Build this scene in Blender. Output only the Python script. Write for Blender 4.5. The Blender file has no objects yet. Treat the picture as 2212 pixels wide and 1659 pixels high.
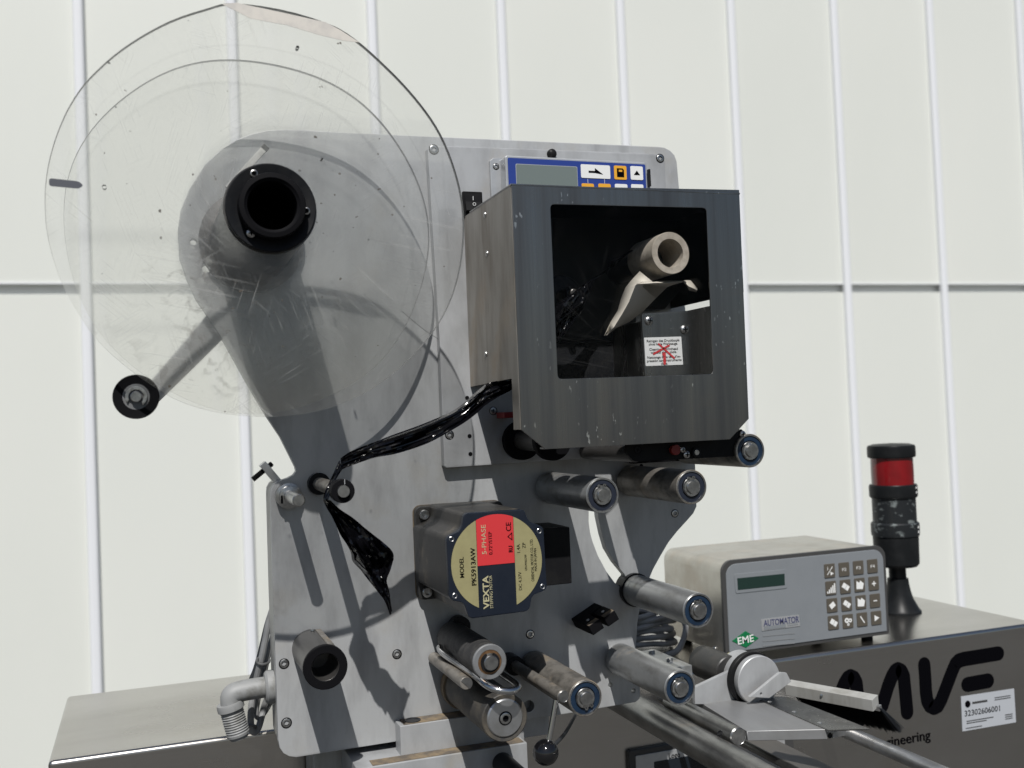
import bpy, bmesh, math, random
from mathutils import Vector, Matrix, noise
random.seed(7)
SC = bpy.context.scene
COL = SC.collection
# ------------------------------------------------------------------ camera
D, CZ = 0.92, 1.30                       # camera to plate plane, camera height
FPX, W2, H2 = 3828.05 / 1.73598, 1106.0, 829.5      # focal length and centre for a 2212 px wide picture
YAW, PIT, ROL = -0.3462915, 0.03031244, 0.04107648
RM = (Matrix.Rotation(YAW, 3, 'Z') @ Matrix.Rotation(PIT, 3, 'X') @ Matrix.Rotation(ROL, 3, 'Y'))
CAM = Vector((0, -D, CZ))
cd = bpy.data.cameras.new('camera'); cam = bpy.data.objects.new('camera', cd); COL.objects.link(cam)
cd.sensor_width = 36; cd.lens = 36 * FPX / 2212; cd.clip_start = .02; cd.clip_end = 500
right, fwd, up = RM.col[0], RM.col[1], RM.col[2]
m = Matrix((right, up, -fwd)).transposed().to_4x4(); m.translation = CAM; cam.matrix_world = m
cd.dof.use_dof = True; cd.dof.focus_distance = 0.93; cd.dof.aperture_fstop = 8.0
SC.camera = cam
# ------------------------------------------------------------------ light
SUNV = Vector((-0.19, -0.578, 0.793)).normalized()
w = bpy.data.worlds.new('World'); SC.world = w; w.use_nodes = True
wn = w.node_tree.nodes; wl = w.node_tree.links
sky = wn.new('ShaderNodeTexSky'); sky.sky_type = 'NISHITA'; sky.sun_disc = False
sky.sun_elevation = math.asin(SUNV.z); sky.sun_rotation = math.radians(198.2)
wl.new(sky.outputs[0], wn['Background'].inputs[0]); wn['Background'].inputs[1].default_value = 0.05
sd = bpy.data.lights.new('sun', 'SUN'); sd.energy = 5.0; sd.angle = math.radians(.53); sd.color = (1, .975, .94)
so = bpy.data.objects.new('sun', sd); COL.objects.link(so); so.rotation_euler = (-SUNV).to_track_quat('-Z', 'Y').to_euler()
so.location = (-1, -3, 5)
SC.view_settings.view_transform = 'Standard'; SC.view_settings.look = 'None'
SC.view_settings.exposure = 0.0; SC.view_settings.gamma = 1
SC.cycles.use_denoising = True
SC.cycles.max_bounces = 10; SC.cycles.transparent_max_bounces = 16; SC.cycles.transmission_bounces = 10
SC.cycles.caustics_refractive = False; SC.cycles.caustics_reflective = False
SC.cycles.sample_clamp_indirect = 4

# ------------------------------------------------------------------ pixels (2212 wide view) to points
def ray(x, y): return RM @ Vector(((x - W2) / FPX, 1, -(y - H2) / FPX))
def P(x, y, Y=0.0):
    v = ray(x, y); return CAM + v * ((D + Y) / v.y)
def PZ(x, y, z):
    v = ray(x, y); return CAM + v * ((z - CZ) / v.z)
def PX(x, y, X):
    v = ray(x, y); return CAM + v * (X / v.x)
def Q(x, y, Y=0.0):
    p = P(x, y, Y); return (p.x, p.z)
def QS(pts, Y=0.0): return [Q(a, b, Y) for a, b in pts]
def zc(x0, y0, u, v, wd=900):
    k = wd / 2212; return ((x0 + k * u) / 1.73598, (y0 + k * v) / 1.73598)
def zs(x0, y0, pts, wd=900): return [zc(x0, y0, u, v, wd) for u, v in pts]

# ------------------------------------------------------------------ materials
MATS = {}
def M(name, col, rough=.5, metal=0.0, col2=None, scale=20, thr=(.45, .65), stretch=(1, 1, 1), bump=0.0, bscale=300,
      bstretch=(1, 1, 1), spec=.5, coat=0.0, rough2=None, detail=6, trans=0.0, dirt=None, dscale=6, dthr=(.5, .7), dmetal=.3, speck=None, spscale=220, spst=(1, 1, .4), spthr=(.70, .73)):
    mt = bpy.data.materials.new(name); mt.use_nodes = True; MATS[name] = mt
    n, l = mt.node_tree.nodes, mt.node_tree.links
    b = n['Principled BSDF']
    b.inputs['Base Color'].default_value = (*col, 1); b.inputs['Roughness'].default_value = rough
    b.inputs['Metallic'].default_value = metal; b.inputs['Specular IOR Level'].default_value = spec
    b.inputs['Coat Weight'].default_value = coat; b.inputs['Transmission Weight'].default_value = trans
    tc = n.new('ShaderNodeTexCoord')
    def noise(sc, st, det=6):
        mp = n.new('ShaderNodeMapping'); mp.inputs['Scale'].default_value = st; l.new(tc.outputs['Object'], mp.inputs[0])
        nz = n.new('ShaderNodeTexNoise'); nz.inputs['Scale'].default_value = sc; nz.inputs['Detail'].default_value = det
        nz.inputs['Roughness'].default_value = .6
        l.new(mp.outputs[0], nz.inputs['Vector']); return nz
    def ramp(src, a, c):
        r = n.new('ShaderNodeMapRange'); r.inputs[1].default_value = a; r.inputs[2].default_value = c
        l.new(src, r.inputs[0]); return r.outputs[0]
    cur = None
    if col2 is not None:
        f = ramp(noise(scale, stretch, detail).outputs[0], *thr)
        mx = n.new('ShaderNodeMix'); mx.data_type = 'RGBA'
        mx.inputs[6].default_value = (*col, 1); mx.inputs[7].default_value = (*col2, 1); l.new(f, mx.inputs[0])
        cur = mx.outputs[2]
        if rough2 is not None:
            rr = n.new('ShaderNodeMapRange'); rr.inputs[3].default_value = rough; rr.inputs[4].default_value = rough2
            l.new(f, rr.inputs[0]); l.new(rr.outputs[0], b.inputs['Roughness'])
    if dirt is not None:
        f = ramp(noise(dscale, (1, 1, 1), 8).outputs[0], *dthr)
        mx = n.new('ShaderNodeMix'); mx.data_type = 'RGBA'; l.new(f, mx.inputs[0])
        if cur: l.new(cur, mx.inputs[6])
        else: mx.inputs[6].default_value = (*col, 1)
        mx.inputs[7].default_value = (*dirt, 1); cur = mx.outputs[2]
        if metal > 0:
            mm = n.new('ShaderNodeMapRange'); mm.inputs[3].default_value = metal; mm.inputs[4].default_value = metal * dmetal
            l.new(f, mm.inputs[0]); l.new(mm.outputs[0], b.inputs['Metallic'])
    if speck is not None:
        f = ramp(noise(spscale, spst, 2).outputs[0], *spthr); f2 = ramp(noise(spscale * .06, (1, 1, 1), 3).outputs[0], .48, .6)
        mu = n.new('ShaderNodeMath'); mu.operation = 'MULTIPLY'; l.new(f, mu.inputs[0]); l.new(f2, mu.inputs[1])
        mx = n.new('ShaderNodeMix'); mx.data_type = 'RGBA'; l.new(mu.outputs[0], mx.inputs[0])
        if cur: l.new(cur, mx.inputs[6])
        else: mx.inputs[6].default_value = (*col, 1)
        mx.inputs[7].default_value = (*speck, 1); cur = mx.outputs[2]
    if cur: l.new(cur, b.inputs['Base Color'])
    if bump:
        nz = noise(bscale, bstretch, 3); bp = n.new('ShaderNodeBump'); bp.inputs['Strength'].default_value = bump
        bp.inputs['Distance'].default_value = .001; l.new(nz.outputs[0], bp.inputs['Height']); l.new(bp.outputs[0], b.inputs['Normal'])
    return mt
plate_m = M('anodised_aluminium', (.44, .45, .455), .46, .35, (.34, .345, .35), 55, (.44, .68), (1, 1, .28), .08, 900, (1, 1, .15), dirt=(.32, .305, .275), dscale=10, dthr=(.57, .76), detail=10)
plate2_m = M('aluminium_printer_plate', (.42, .43, .44), .48, .35, (.31, .315, .32), 26, (.42, .66), (1, 1, .45), .05, 1200, dirt=(.35, .32, .27), dscale=13, dthr=(.58, .75))
house_m = M('housing_aluminium', (.45, .45, .43), .5, .3, (.3, .29, .26), 40, (.45, .7), (1, 1, .1))
alu_m = M('machined_aluminium', (.55, .56, .57), .32, .9, (.4, .4, .39), 60, (.4, .7), (1, 1, 1), .04, 600)
roll_m = M('roller_aluminium', (.42, .43, .43), .38, .75, (.25, .25, .24), 70, (.45, .7), (1, .5, 1), .06, 500, (1, .2, 1), dirt=(.2, .18, .15), dscale=38, dthr=(.58, .7))
rolld_m = M('dirty_roller_aluminium', (.3, .28, .25), .45, .6, (.1, .095, .085), 80, (.42, .66), (1, .6, 1), .1, 500, dirt=(.24, .2, .15), dscale=45, dthr=(.5, .66))
shaft_m = M('turned_steel', (.5, .5, .49), .28, 1, (.3, .3, .3), 150, (.4, .7))
steel_m = M('screw_steel', (.55, .55, .54), .3, 1, (.3, .29, .27), 300, (.45, .65))
chrome_m = M('chromed_steel', (.62, .62, .62), .16, 1)
inox_m = M('brushed_stainless', (.29, .285, .277), .25, 1, (.165, .165, .165), 46, (.36, .66), (1, 1, .03), .12, 700, (1, 1, .02), dirt=(.16, .15, .135), dscale=12, dthr=(.56, .78), dmetal=.85, detail=8, rough2=.36, speck=(.75, .74, .7), spscale=260, spthr=(.66, .7))
inoxside_m = M('brown_mottled_stainless', (.4, .38, .345), .42, .85, (.26, .235, .2), 42, (.42, .66), (1, 1, .22), .1, 600, (1, 1, .03), detail=9, dirt=(.3, .25, .19), dscale=16, dthr=(.52, .7))  # paler, browner steel with noise mottling for the cover's left side
cab_m = M('cabinet_stainless', (.58, .56, .53), .22, 1, (.45, .43, .40), 9, (.35, .75), (.35, 1, 1), .1, 400, (.03, 1, 1), dirt=(.46, .42, .36), dscale=5, dthr=(.56, .8), dmetal=1.0, rough2=.3)
ctrlbody_m = M('controller_stainless', (.6, .58, .53), .33, .95, (.44, .41, .36), 18, (.4, .7), (1, 1, 1), .05, 500, (.05, 1, 1), dirt=(.46, .41, .34), dscale=22, dthr=(.5, .72), dmetal=.6)
grip_m = M('black_anodised', (.012, .013, .015), .38, .1, (.022, .022, .023), 60, (.4, .7), dirt=(.05, .047, .043), dscale=30, dthr=(.64, .8), spec=.12)
tubegrey_m = M('grey_anodised_tube', (.13, .125, .12), .38, .7, (.08, .077, .073), 50, (.4, .7), (1, .15, 1), .1, 250, (1, .08, 1))
black_m = M('black_plastic', (.010, .010, .011), .42, 0, (.016, .016, .016), 60, (.4, .7), spec=.1)
matblack_m = M('matt_black', (.006, .006, .007), .6, 0, spec=.06)
mech_m = M('mechanism_black', (.014, .015, .016), .5, 0, (.022, .022, .022), 30, stretch=(1, 1, .1), spec=.3)
gloss_m = M('gloss_black_ball', (.006, .006, .007), .08, 0, coat=.6)
rubber_m = M('worn_rubber', (.03, .029, .028), .62, 0, (.09, .078, .06), 55, (.4, .62), (1, .7, 1), .15, 400)
knurl_m = M('knurled_rubber', (.028, .028, .029), .5, .1, (.06, .058, .055), 90, (.45, .6), (1, 3, 1), .9, 420, (1, 4, 1))
blue_m = M('blue_seal', (.006, .021, .048), .45, 0, (.005, .015, .034), 140, (.4, .7))
shadeseal_m = M('shaded_blue_seal', (.012, .016, .028), .45, 0)  # blue seal with the shade under the cover put into its colour
rust_m = M('brass_ring', (.26, .15, .075), .45, .7, (.12, .07, .04), 180, (.4, .7))
nylon_m = M('grey_nylon', (.16, .165, .17), .5, 0, (.11, .11, .11), 80)
pale_m = M('pale_plastic', (.6, .6, .57), .5)
motor_m = M('motor_cast_body', (.028, .028, .028), .42, .2, (.05, .046, .04), 36, (.42, .66), (1, 1, .6), .08, 400, dirt=(.2, .165, .12), dscale=24, dthr=(.58, .74))
motorcap_m = M('motor_cap_navy', (.010, .014, .023), .3, .0, (.014, .018, .027), 60, (.4, .7), spec=.3)
gold_m = M('label_gold', (.36, .33, .17), .36, .25, (.32, .29, .15), 90, (.4, .7))
red_m = M('label_red', (.55, .035, .04), .4)
ink_m = M('black_ink', (.003, .003, .004), .85, spec=.0)
sticker_m = M('sticker_paper', (.4, .42, .45), .5)
worn_m = M('worn_steel', (.36, .36, .35), .36, .95, (.2, .2, .195), 22, (.42, .62), (1, .6, 1), .08, 500, dirt=(.26, .235, .2), dscale=30, dthr=(.56, .72), dmetal=.6)
frame_m = M('brushed_brown_steel', (.3, .28, .25), .4, .8, (.2, .185, .16), 25, (.35, .75), (1, .08, 1), .1, 400, (1, .05, 1))
goldink_m = M('gold_ink', (.42, .39, .24), .4)
panelblue_m = M('membrane_blue', (.02, .045, .23), .35)
white_m = M('white_print', (.72, .73, .72), .45)
yellow_m = M('membrane_yellow', (.72, .36, .03), .4)
lcd_m = M('lcd_grey', (.15, .18, .17), .2, 0, coat=.4)
lcdg_m = M('lcd_green', (.012, .03, .025), .2, 0, coat=.3)
silver_m = M('silver_bezel', (.55, .56, .57), .35, .6, (.48, .49, .5), 40)
card_m = M('cardboard', (.42, .38, .32), .85, 0, (.31, .275, .225), 160, (.4, .65), (1, 1, 1), .25, 900)
paper_m = M('kraft_paper', (.66, .62, .54), .8, 0, (.58, .54, .46), 30, (.4, .7), bump=.1, bscale=400)
film_m = M('black_film', (.003, .003, .004), .12, 0, None, spec=.5)
redcap_m = M('red_cap', (.22, .012, .012), .4)
redlens_m = M('red_lens', (.2, .004, .007), .22, 0, (.15, .003, .005), 20, coat=.4)
tower_m = M('signal_black', (.010, .011, .012), .38, 0, (.016, .017, .018), 40, spec=.15)
towerw_m = M('signal_black_scuffed', (.015, .017, .019), .4, 0, (.16, .18, .18), 75, (.56, .66), (1, 1, 1.4), spec=.3)
ctrlfront_m = M('controller_front_grey', (.19, .205, .22), .5, 0, (.18, .195, .21), 30)
key_m = M('key_brown', (.085, .075, .06), .45)
bezel_m = M('dark_grey_bezel', (.05, .05, .05), .4)
green_m = M('logo_green', (.0, .14, .045), .5)
navyink_m = M('navy_ink', (.03, .035, .11), .5)
conduit_m = M('conduit_grey', (.24, .245, .245), .55, 0, (.14, .14, .13), 60, (.48, .66))
cable_m = M('cable_grey', (.3, .305, .31), .5, 0, (.2, .2, .2), 40)
cabled_m = M('cable_dark', (.03, .032, .036), .45)
wall_m = [M('cladding_white_%s' % 'abc'[i], c, .45, 0, c2, .8, (.35, .7), (1, 1, .6)) for i, (c, c2) in enumerate((
    ((.675, .688, .645), (.64, .657, .615)), ((.65, .667, .627), (.675, .688, .645)), ((.662, .678, .637), (.635, .652, .61))))]
rib_m = M('joint_strip_white', (.71, .725, .75), .4)
seam_m = M('seam_grey', (.7, .71, .72), .5)
ground_m = M('asphalt', (.055, .055, .053), .9, 0, (.075, .073, .07), 4, (.4, .65), bump=.4, bscale=120)
brist_m = M('bristle_black', (.006, .006, .007), .5)
tape_m = M('cream_tape', (.6, .57, .52), .6, 0, (.5, .48, .45), 60)
lead_m = M('dark_tape', (.07, .075, .09), .5)
dust_m = M('brown_dirt', (.21, .16, .1), .9, 0, (.1, .085, .07), 60, (.4, .6))
scr_m = M('screen_dark', (.01, .014, .02), .15)

def acrylic(name, haze, tint, dirt, scr=.11, ior=1.3):
    mt = bpy.data.materials.new(name); mt.use_nodes = True
    n, l = mt.node_tree.nodes, mt.node_tree.links; n.remove(n['Principled BSDF']); out = n['Material Output']
    tc = n.new('ShaderNodeTexCoord')
    def nz(sc, st, rot=0, det=4, dist=0):
        mp = n.new('ShaderNodeMapping'); mp.vector_type = 'TEXTURE'; mp.inputs['Scale'].default_value = [1 / q_ for q_ in st]; mp.inputs['Rotation'].default_value = (0, rot, 0)
        l.new(tc.outputs['Object'], mp.inputs[0]); t = n.new('ShaderNodeTexNoise'); t.inputs['Scale'].default_value = sc
        t.inputs['Detail'].default_value = det; t.inputs['Distortion'].default_value = dist; l.new(mp.outputs[0], t.inputs['Vector']); return t.outputs[0]
    def mr(src, a, b, c, d):
        r = n.new('ShaderNodeMapRange'); r.inputs[1].default_value = a; r.inputs[2].default_value = b
        r.inputs[3].default_value = c; r.inputs[4].default_value = d; l.new(src, r.inputs[0]); return r.outputs[0]
    def add(a, b, op='ADD'):
        q = n.new('ShaderNodeMath'); q.operation = op; q.use_clamp = True; l.new(a, q.inputs[0])
        if isinstance(b, float): q.inputs[1].default_value = b
        else: l.new(b, q.inputs[1])
        return q.outputs[0]
    big = mr(nz(7, (1, 1, 1), 0, 6), .35, .7, haze * .7, haze * 1.35)
    sc = None
    for i, r in enumerate((.2, .75, 1.25, 1.9, 2.6)):
        s = add(mr(nz(11 + 4 * i, (1, 1, 60), r, 2, .25), .635, .66, 0, 1), mr(nz(13 + 3 * i, (1, 1, 1), r, 3), .52, .62, 0, 1), 'MULTIPLY')
        sc = s if sc is None else add(sc, s)
    tr = n.new('ShaderNodeBsdfTransparent'); tr.inputs[0].default_value = (*tint, 1)
    rf = n.new('ShaderNodeBsdfRefraction'); rf.inputs['Color'].default_value = (.97, .97, .96, 1); rf.inputs['Roughness'].default_value = .13; rf.inputs['IOR'].default_value = 1.49
    m1 = n.new('ShaderNodeMixShader'); l.new(big, m1.inputs[0]); l.new(tr.outputs[0], m1.inputs[1]); l.new(rf.outputs[0], m1.inputs[2])
    df = n.new('ShaderNodeBsdfDiffuse'); df.inputs[0].default_value = (.8, .8, .78, 1)
    tl = n.new('ShaderNodeBsdfTranslucent'); tl.inputs[0].default_value = (.8, .8, .78, 1)
    ad = n.new('ShaderNodeMixShader'); ad.inputs[0].default_value = .5; l.new(df.outputs[0], ad.inputs[1]); l.new(tl.outputs[0], ad.inputs[2])
    fac = add(add(sc, scr, 'MULTIPLY'), dirt)
    m2 = n.new('ShaderNodeMixShader'); l.new(fac, m2.inputs[0]); l.new(m1.outputs[0], m2.inputs[1]); l.new(ad.outputs[0], m2.inputs[2])
    if dirt > 0:
        sp1 = mr(nz(130, (1, 1, 1), .3, 2), .765, .785, 0, .9); sp2 = add(mr(nz(70, (1, 1, 1), .9, 6, .8), .6, .68, 0, .3), mr(nz(7, (1, 1, 1), 0, 3), .56, .66, 0, 1), 'MULTIPLY')
        dk = n.new('ShaderNodeBsdfDiffuse'); dk.inputs[0].default_value = (.1, .085, .07, 1)
        m2b = n.new('ShaderNodeMixShader'); l.new(add(sp1, sp2), m2b.inputs[0]); l.new(m2.outputs[0], m2b.inputs[1]); l.new(dk.outputs[0], m2b.inputs[2]); m2 = m2b
    gl = n.new('ShaderNodeBsdfGlossy'); gl.inputs['Roughness'].default_value = .06
    lw = n.new('ShaderNodeLayerWeight'); lw.inputs[0].default_value = .5
    pw_ = n.new('ShaderNodeMath'); pw_.operation = 'POWER'; pw_.inputs[1].default_value = 5.0; l.new(lw.outputs['Facing'], pw_.inputs[0])
    fo_ = mr(pw_.outputs[0], 0, 1, ((ior - 1) / (ior + 1)) ** 2, .8)
    m3 = n.new('ShaderNodeMixShader'); l.new(fo_, m3.inputs[0]); l.new(m2.outputs[0], m3.inputs[1]); l.new(gl.outputs[0], m3.inputs[2])
    l.new(m3.outputs[0], out.inputs[0]); return mt
acr_m = acrylic('scratched_acrylic', .15, (.985, .985, .98), .022, .15)
acrw_m = acrylic('window_acrylic', .015, (.95, .95, .95), .0, .012, 1.12)
rim_m = bpy.data.materials.new('acrylic_rim'); rim_m.use_nodes = True
_n, _l = rim_m.node_tree.nodes, rim_m.node_tree.links
_b = _n['Principled BSDF']; _b.inputs['Base Color'].default_value = (.11, .112, .11, 1); _b.inputs['Roughness'].default_value = .3
_b.inputs['Transmission Weight'].default_value = .15; _b.inputs['IOR'].default_value = 1.49

# ------------------------------------------------------------------ objects
def empty(name, loc, label=None, cat=None, group=None):
    o = bpy.data.objects.new(name, None); COL.objects.link(o); o.location = loc; o.empty_display_size = .02
    if label: o['label'] = label; o['category'] = cat
    if group: o['group'] = group
    return o
def wloc(o):
    v = Vector((0, 0, 0))
    while o: v += o.location; o = o.parent
    return v
def obj(name, geo, mat, parent=None, ang=35, label=None, cat=None, group=None, kind=None):
    """geo: one bmesh, or a list of (bmesh, material); world coordinates, origin moved to the middle"""
    me = bpy.data.meshes.new(name)
    if not isinstance(geo, list): geo = [(geo, mat)]
    vs, fs, mi = [], [], []
    for i, (bm, mt) in enumerate(geo):
        me.materials.append(mt); b0 = len(vs); bm.verts.index_update()
        vs += [v.co.copy() for v in bm.verts]
        for f in bm.faces: fs.append([b0 + v.index for v in f.verts]); mi.append(i)
        bm.free()
    lo = Vector([min(v[k] for v in vs) for k in range(3)]); hi = Vector([max(v[k] for v in vs) for k in range(3)])
    c = (lo + hi) / 2
    me.from_pydata([v - c for v in vs], [], fs); me.polygons.foreach_set('material_index', mi)
    if ang: me.polygons.foreach_set('use_smooth', [True] * len(fs)); me.set_sharp_from_angle(angle=math.radians(ang))
    me.update()
    o = bpy.data.objects.new(name, me); COL.objects.link(o)
    if parent: o.parent = parent; o.location = c - wloc(parent)
    else: o.location = c
    if label: o['label'] = label
    if cat: o['category'] = cat
    if group: o['group'] = group
    if kind: o['kind'] = kind
    if ang:
        wnm = o.modifiers.new('weighted_normals', 'WEIGHTED_NORMAL'); wnm.keep_sharp = True; wnm.weight = 100
    return o
def bmesh_from(vs, fs):
    bm = bmesh.new(); bv = [bm.verts.new(v) for v in vs]
    for f in fs:
        try: bm.faces.new([bv[i] for i in f])
        except ValueError: pass
    bmesh.ops.recalc_face_normals(bm, faces=bm.faces); return bm
def curve_mesh(cu):
    o = bpy.data.objects.new('t', cu); COL.objects.link(o)
    me = bpy.data.meshes.new_from_object(o); bm = bmesh.new(); bm.from_mesh(me)
    bpy.data.objects.remove(o); bpy.data.meshes.remove(me); bpy.data.curves.remove(cu); return bm
def prism(poly, y0, y1, bev=0.0, holes=(), bres=1):
    cu = bpy.data.curves.new('t', 'CURVE'); cu.dimensions = '2D'; cu.fill_mode = 'BOTH'
    cu.extrude = max((y1 - y0) / 2 - bev, 1e-6); cu.bevel_depth = bev; cu.bevel_resolution = bres; cu.offset = -bev
    for pl in [poly, *holes]:
        sp = cu.splines.new('POLY'); sp.points.add(len(pl) - 1)
        for p, q in zip(sp.points, pl): p.co = (q[0], q[1], 0, 1)
        sp.use_cyclic_u = True
    bm = curve_mesh(cu); ym = (y0 + y1) / 2
    for v in bm.verts: x, y, z = v.co; v.co = (x, ym - z, y)
    bmesh.ops.remove_doubles(bm, verts=bm.verts, dist=1e-7); return bm
def xform(bm, mat):
    bmesh.ops.transform(bm, matrix=mat, verts=bm.verts); return bm
def lathe(o, ax, prof, n=32, arc=None):
    ax = Vector(ax).normalized(); a = ax.orthogonal().normalized(); b = ax.cross(a)
    vs, fs, rows = [], [], []
    for r, t in prof:
        if r < 1e-7: rows.append([len(vs)]); vs.append(Vector(o) + ax * t)
        else:
            rows.append(list(range(len(vs), len(vs) + n)))
            vs += [Vector(o) + ax * t + (a * math.cos(2 * math.pi * k / n) + b * math.sin(2 * math.pi * k / n)) * r for k in range(n)]
    for A, B in zip(rows, rows[1:]):
        for k in range(n):
            j = (k + 1) % n
            if len(A) == 1 and len(B) == 1: continue
            if len(A) == 1: fs.append([A[0], B[j], B[k]])
            elif len(B) == 1: fs.append([A[k], A[j], B[0]])
            else: fs.append([A[k], A[j], B[j], B[k]])
    return bmesh_from(vs, fs)
def ylathe(x, z, prof, n=32):            # prof: (radius, Y)
    return lathe((x, 0, z), (0, 1, 0), prof, n)
def ycyl(x, z, r, y0, y1, ch=.0004, n=32):
    return ylathe(x, z, [(0, y0), (r - ch, y0), (r, y0 + ch), (r, y1 - ch), (r - ch, y1), (0, y1)], n)
def ring(x, z, r0, r1, y0, y1, ch=.0002, n=32):
    return ylathe(x, z, [(r0, y0), (r1 - ch, y0), (r1, y0 + ch), (r1, y1), (r0, y1), (r0, y0)], n)
def catmull(p, sub=6, closed=False):
    p = [Vector(q) for q in p]; n = len(p); o = []
    for i in range(n if closed else n - 1):
        a, b, c, d = (p[(i - 1) % n], p[i], p[(i + 1) % n], p[(i + 2) % n]) if closed else (p[max(i - 1, 0)], p[i], p[i + 1], p[min(i + 2, n - 1)])
        for k in range(sub):
            t = k / sub
            o.append(.5 * ((2 * b) + (c - a) * t + (2 * a - 5 * b + 4 * c - d) * t * t + (3 * b - a - 3 * c + d) * t ** 3))
    if not closed: o.append(p[-1])
    return o
def tube(pts, r, n=10, sub=6, closed=False, smooth=True):
    p = catmull(pts, sub, closed) if smooth else [Vector(q) for q in pts]
    vs, fs = [], []; u = None; N = len(p)
    for i, q in enumerate(p):
        t = (p[(i + 1) % N] - p[i - 1]) if closed else (p[min(i + 1, N - 1)] - p[max(i - 1, 0)])
        t.normalize()
        u = t.orthogonal().normalized() if u is None else (u - t * u.dot(t)).normalized()
        v = t.cross(u); rr = r(i / (N - 1)) if callable(r) else r
        vs += [q + (u * math.cos(2 * math.pi * k / n) + v * math.sin(2 * math.pi * k / n)) * rr for k in range(n)]
    for i in range(N if closed else N - 1):
        for k in range(n):
            a, b = i * n, ((i + 1) % N) * n; j = (k + 1) % n; fs.append([a + k, a + j, b + j, b + k])
    if not closed: fs += [list(range(n)), list(range((N - 1) * n, N * n))]
    return bmesh_from(vs, fs)
def box(x0, x1, y0, y1, z0, z1, bev=0.0, seg=2):
    bm = bmesh.new(); bmesh.ops.create_cube(bm, size=1)
    for v in bm.verts: v.co = ((x0 + x1) / 2 + v.co.x * (x1 - x0), (y0 + y1) / 2 + v.co.y * (y1 - y0), (z0 + z1) / 2 + v.co.z * (z1 - z0))
    if bev: bmesh.ops.bevel(bm, geom=bm.edges[:], offset=bev, segments=seg, profile=.5, affect='EDGES')
    return bm
def beam(a, b, wd, ht, bev=.0004, upv=(0, 0, 1)):
    a, b = Vector(a), Vector(b); L = (b - a).length; t = (b - a) / L; s = t.cross(Vector(upv)).normalized(); u = s.cross(t)
    bm = box(-L / 2, L / 2, -wd / 2, wd / 2, -ht / 2, ht / 2, bev)
    mt = Matrix((t, s, u)).transposed().to_4x4(); mt.translation = (a + b) / 2; return xform(bm, mt)
def rrect(x0, x1, z0, z1, r, n=5):
    o = []
    for cx, cz, a in ((x1 - r, z1 - r, 0), (x0 + r, z1 - r, 90), (x0 + r, z0 + r, 180), (x1 - r, z0 + r, 270)):
        o += [(cx + r * math.cos(math.radians(a + 90 * k / n)), cz + r * math.sin(math.radians(a + 90 * k / n))) for k in range(n + 1)]
    return o
def rquad(pts, r, n=4):                  # polygon with rounded corners
    o = []; N = len(pts); pts = [Vector(p) for p in pts]
    for i, p in enumerate(pts):
        a, b = (pts[i - 1] - p), (pts[(i + 1) % N] - p)
        rr = min(r, a.length * .45, b.length * .45); a = p + a.normalized() * rr; b = p + b.normalized() * rr
        o += [tuple(a * (1 - t) ** 2 + p * 2 * t * (1 - t) + b * t * t) for t in [k / n for k in range(n + 1)]]
    return o
def circ(x, z, r, n=24, a0=0, a1=360):
    full = abs(a1 - a0) >= 360
    return [(x + r * math.cos(math.radians(a0 + (a1 - a0) * k / (n if full else n - 1))), z + r * math.sin(math.radians(a0 + (a1 - a0) * k / (n if full else n - 1)))) for k in range(n)]
def stroke(pts, hw, n=8):                # outline polygon of a round-ended thick line
    p = [Vector((a, b)) for a, b in pts]; L, R = [], []
    def nrm(i):
        t = p[min(i + 1, len(p) - 1)] - p[max(i - 1, 0)]; t.normalize(); return Vector((-t.y, t.x))
    for i, q in enumerate(p): L.append(q + nrm(i) * hw); R.append(q - nrm(i) * hw)
    def cap(c, v): 
        a = math.atan2(v.y, v.x); return [c + Vector((math.cos(a - math.pi * k / n), math.sin(a - math.pi * k / n))) * hw for k in range(1, n)]
    return [tuple(q) for q in L + cap(p[-1], nrm(len(p) - 1)) + R[::-1] + cap(p[0], -nrm(0))]
def text(parent, s, cx, cz, Y, h, mat, rot=0.0, width=None, bold=0.0, name='lettering', align='CENTER', shear=0):
    cu = bpy.data.curves.new('t', 'FONT'); cu.body = s; cu.size = 1; cu.align_x = 'LEFT'; cu.offset = bold; cu.extrude = 0.0; cu.resolution_u = 3; cu.shear = shear
    bm = curve_mesh(cu)
    if not bm.verts: return None
    xs = [v.co.x for v in bm.verts]; ys = [v.co.y for v in bm.verts]; x0, x1, y0, y1 = min(xs), max(xs), min(ys), max(ys)
    ky = h / .73; kx = ky if width is None else width / (x1 - x0)
    yc = .36
    ca, sa = math.cos(math.radians(rot)), math.sin(math.radians(rot))
    for v in bm.verts:
        a = (v.co.x - (x0 + x1) / 2) * kx; b = (v.co.y - yc) * ky
        v.co = (cx + a * ca - b * sa, Y, cz + a * sa + b * ca)
    return obj(name, bm, mat, parent, 0)
def plane_poly(parent, name, poly, Y, mat, th=.0002, holes=()):
    return obj(name, prism(poly, Y - th, Y, 0, holes), mat, parent, 0)
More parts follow.
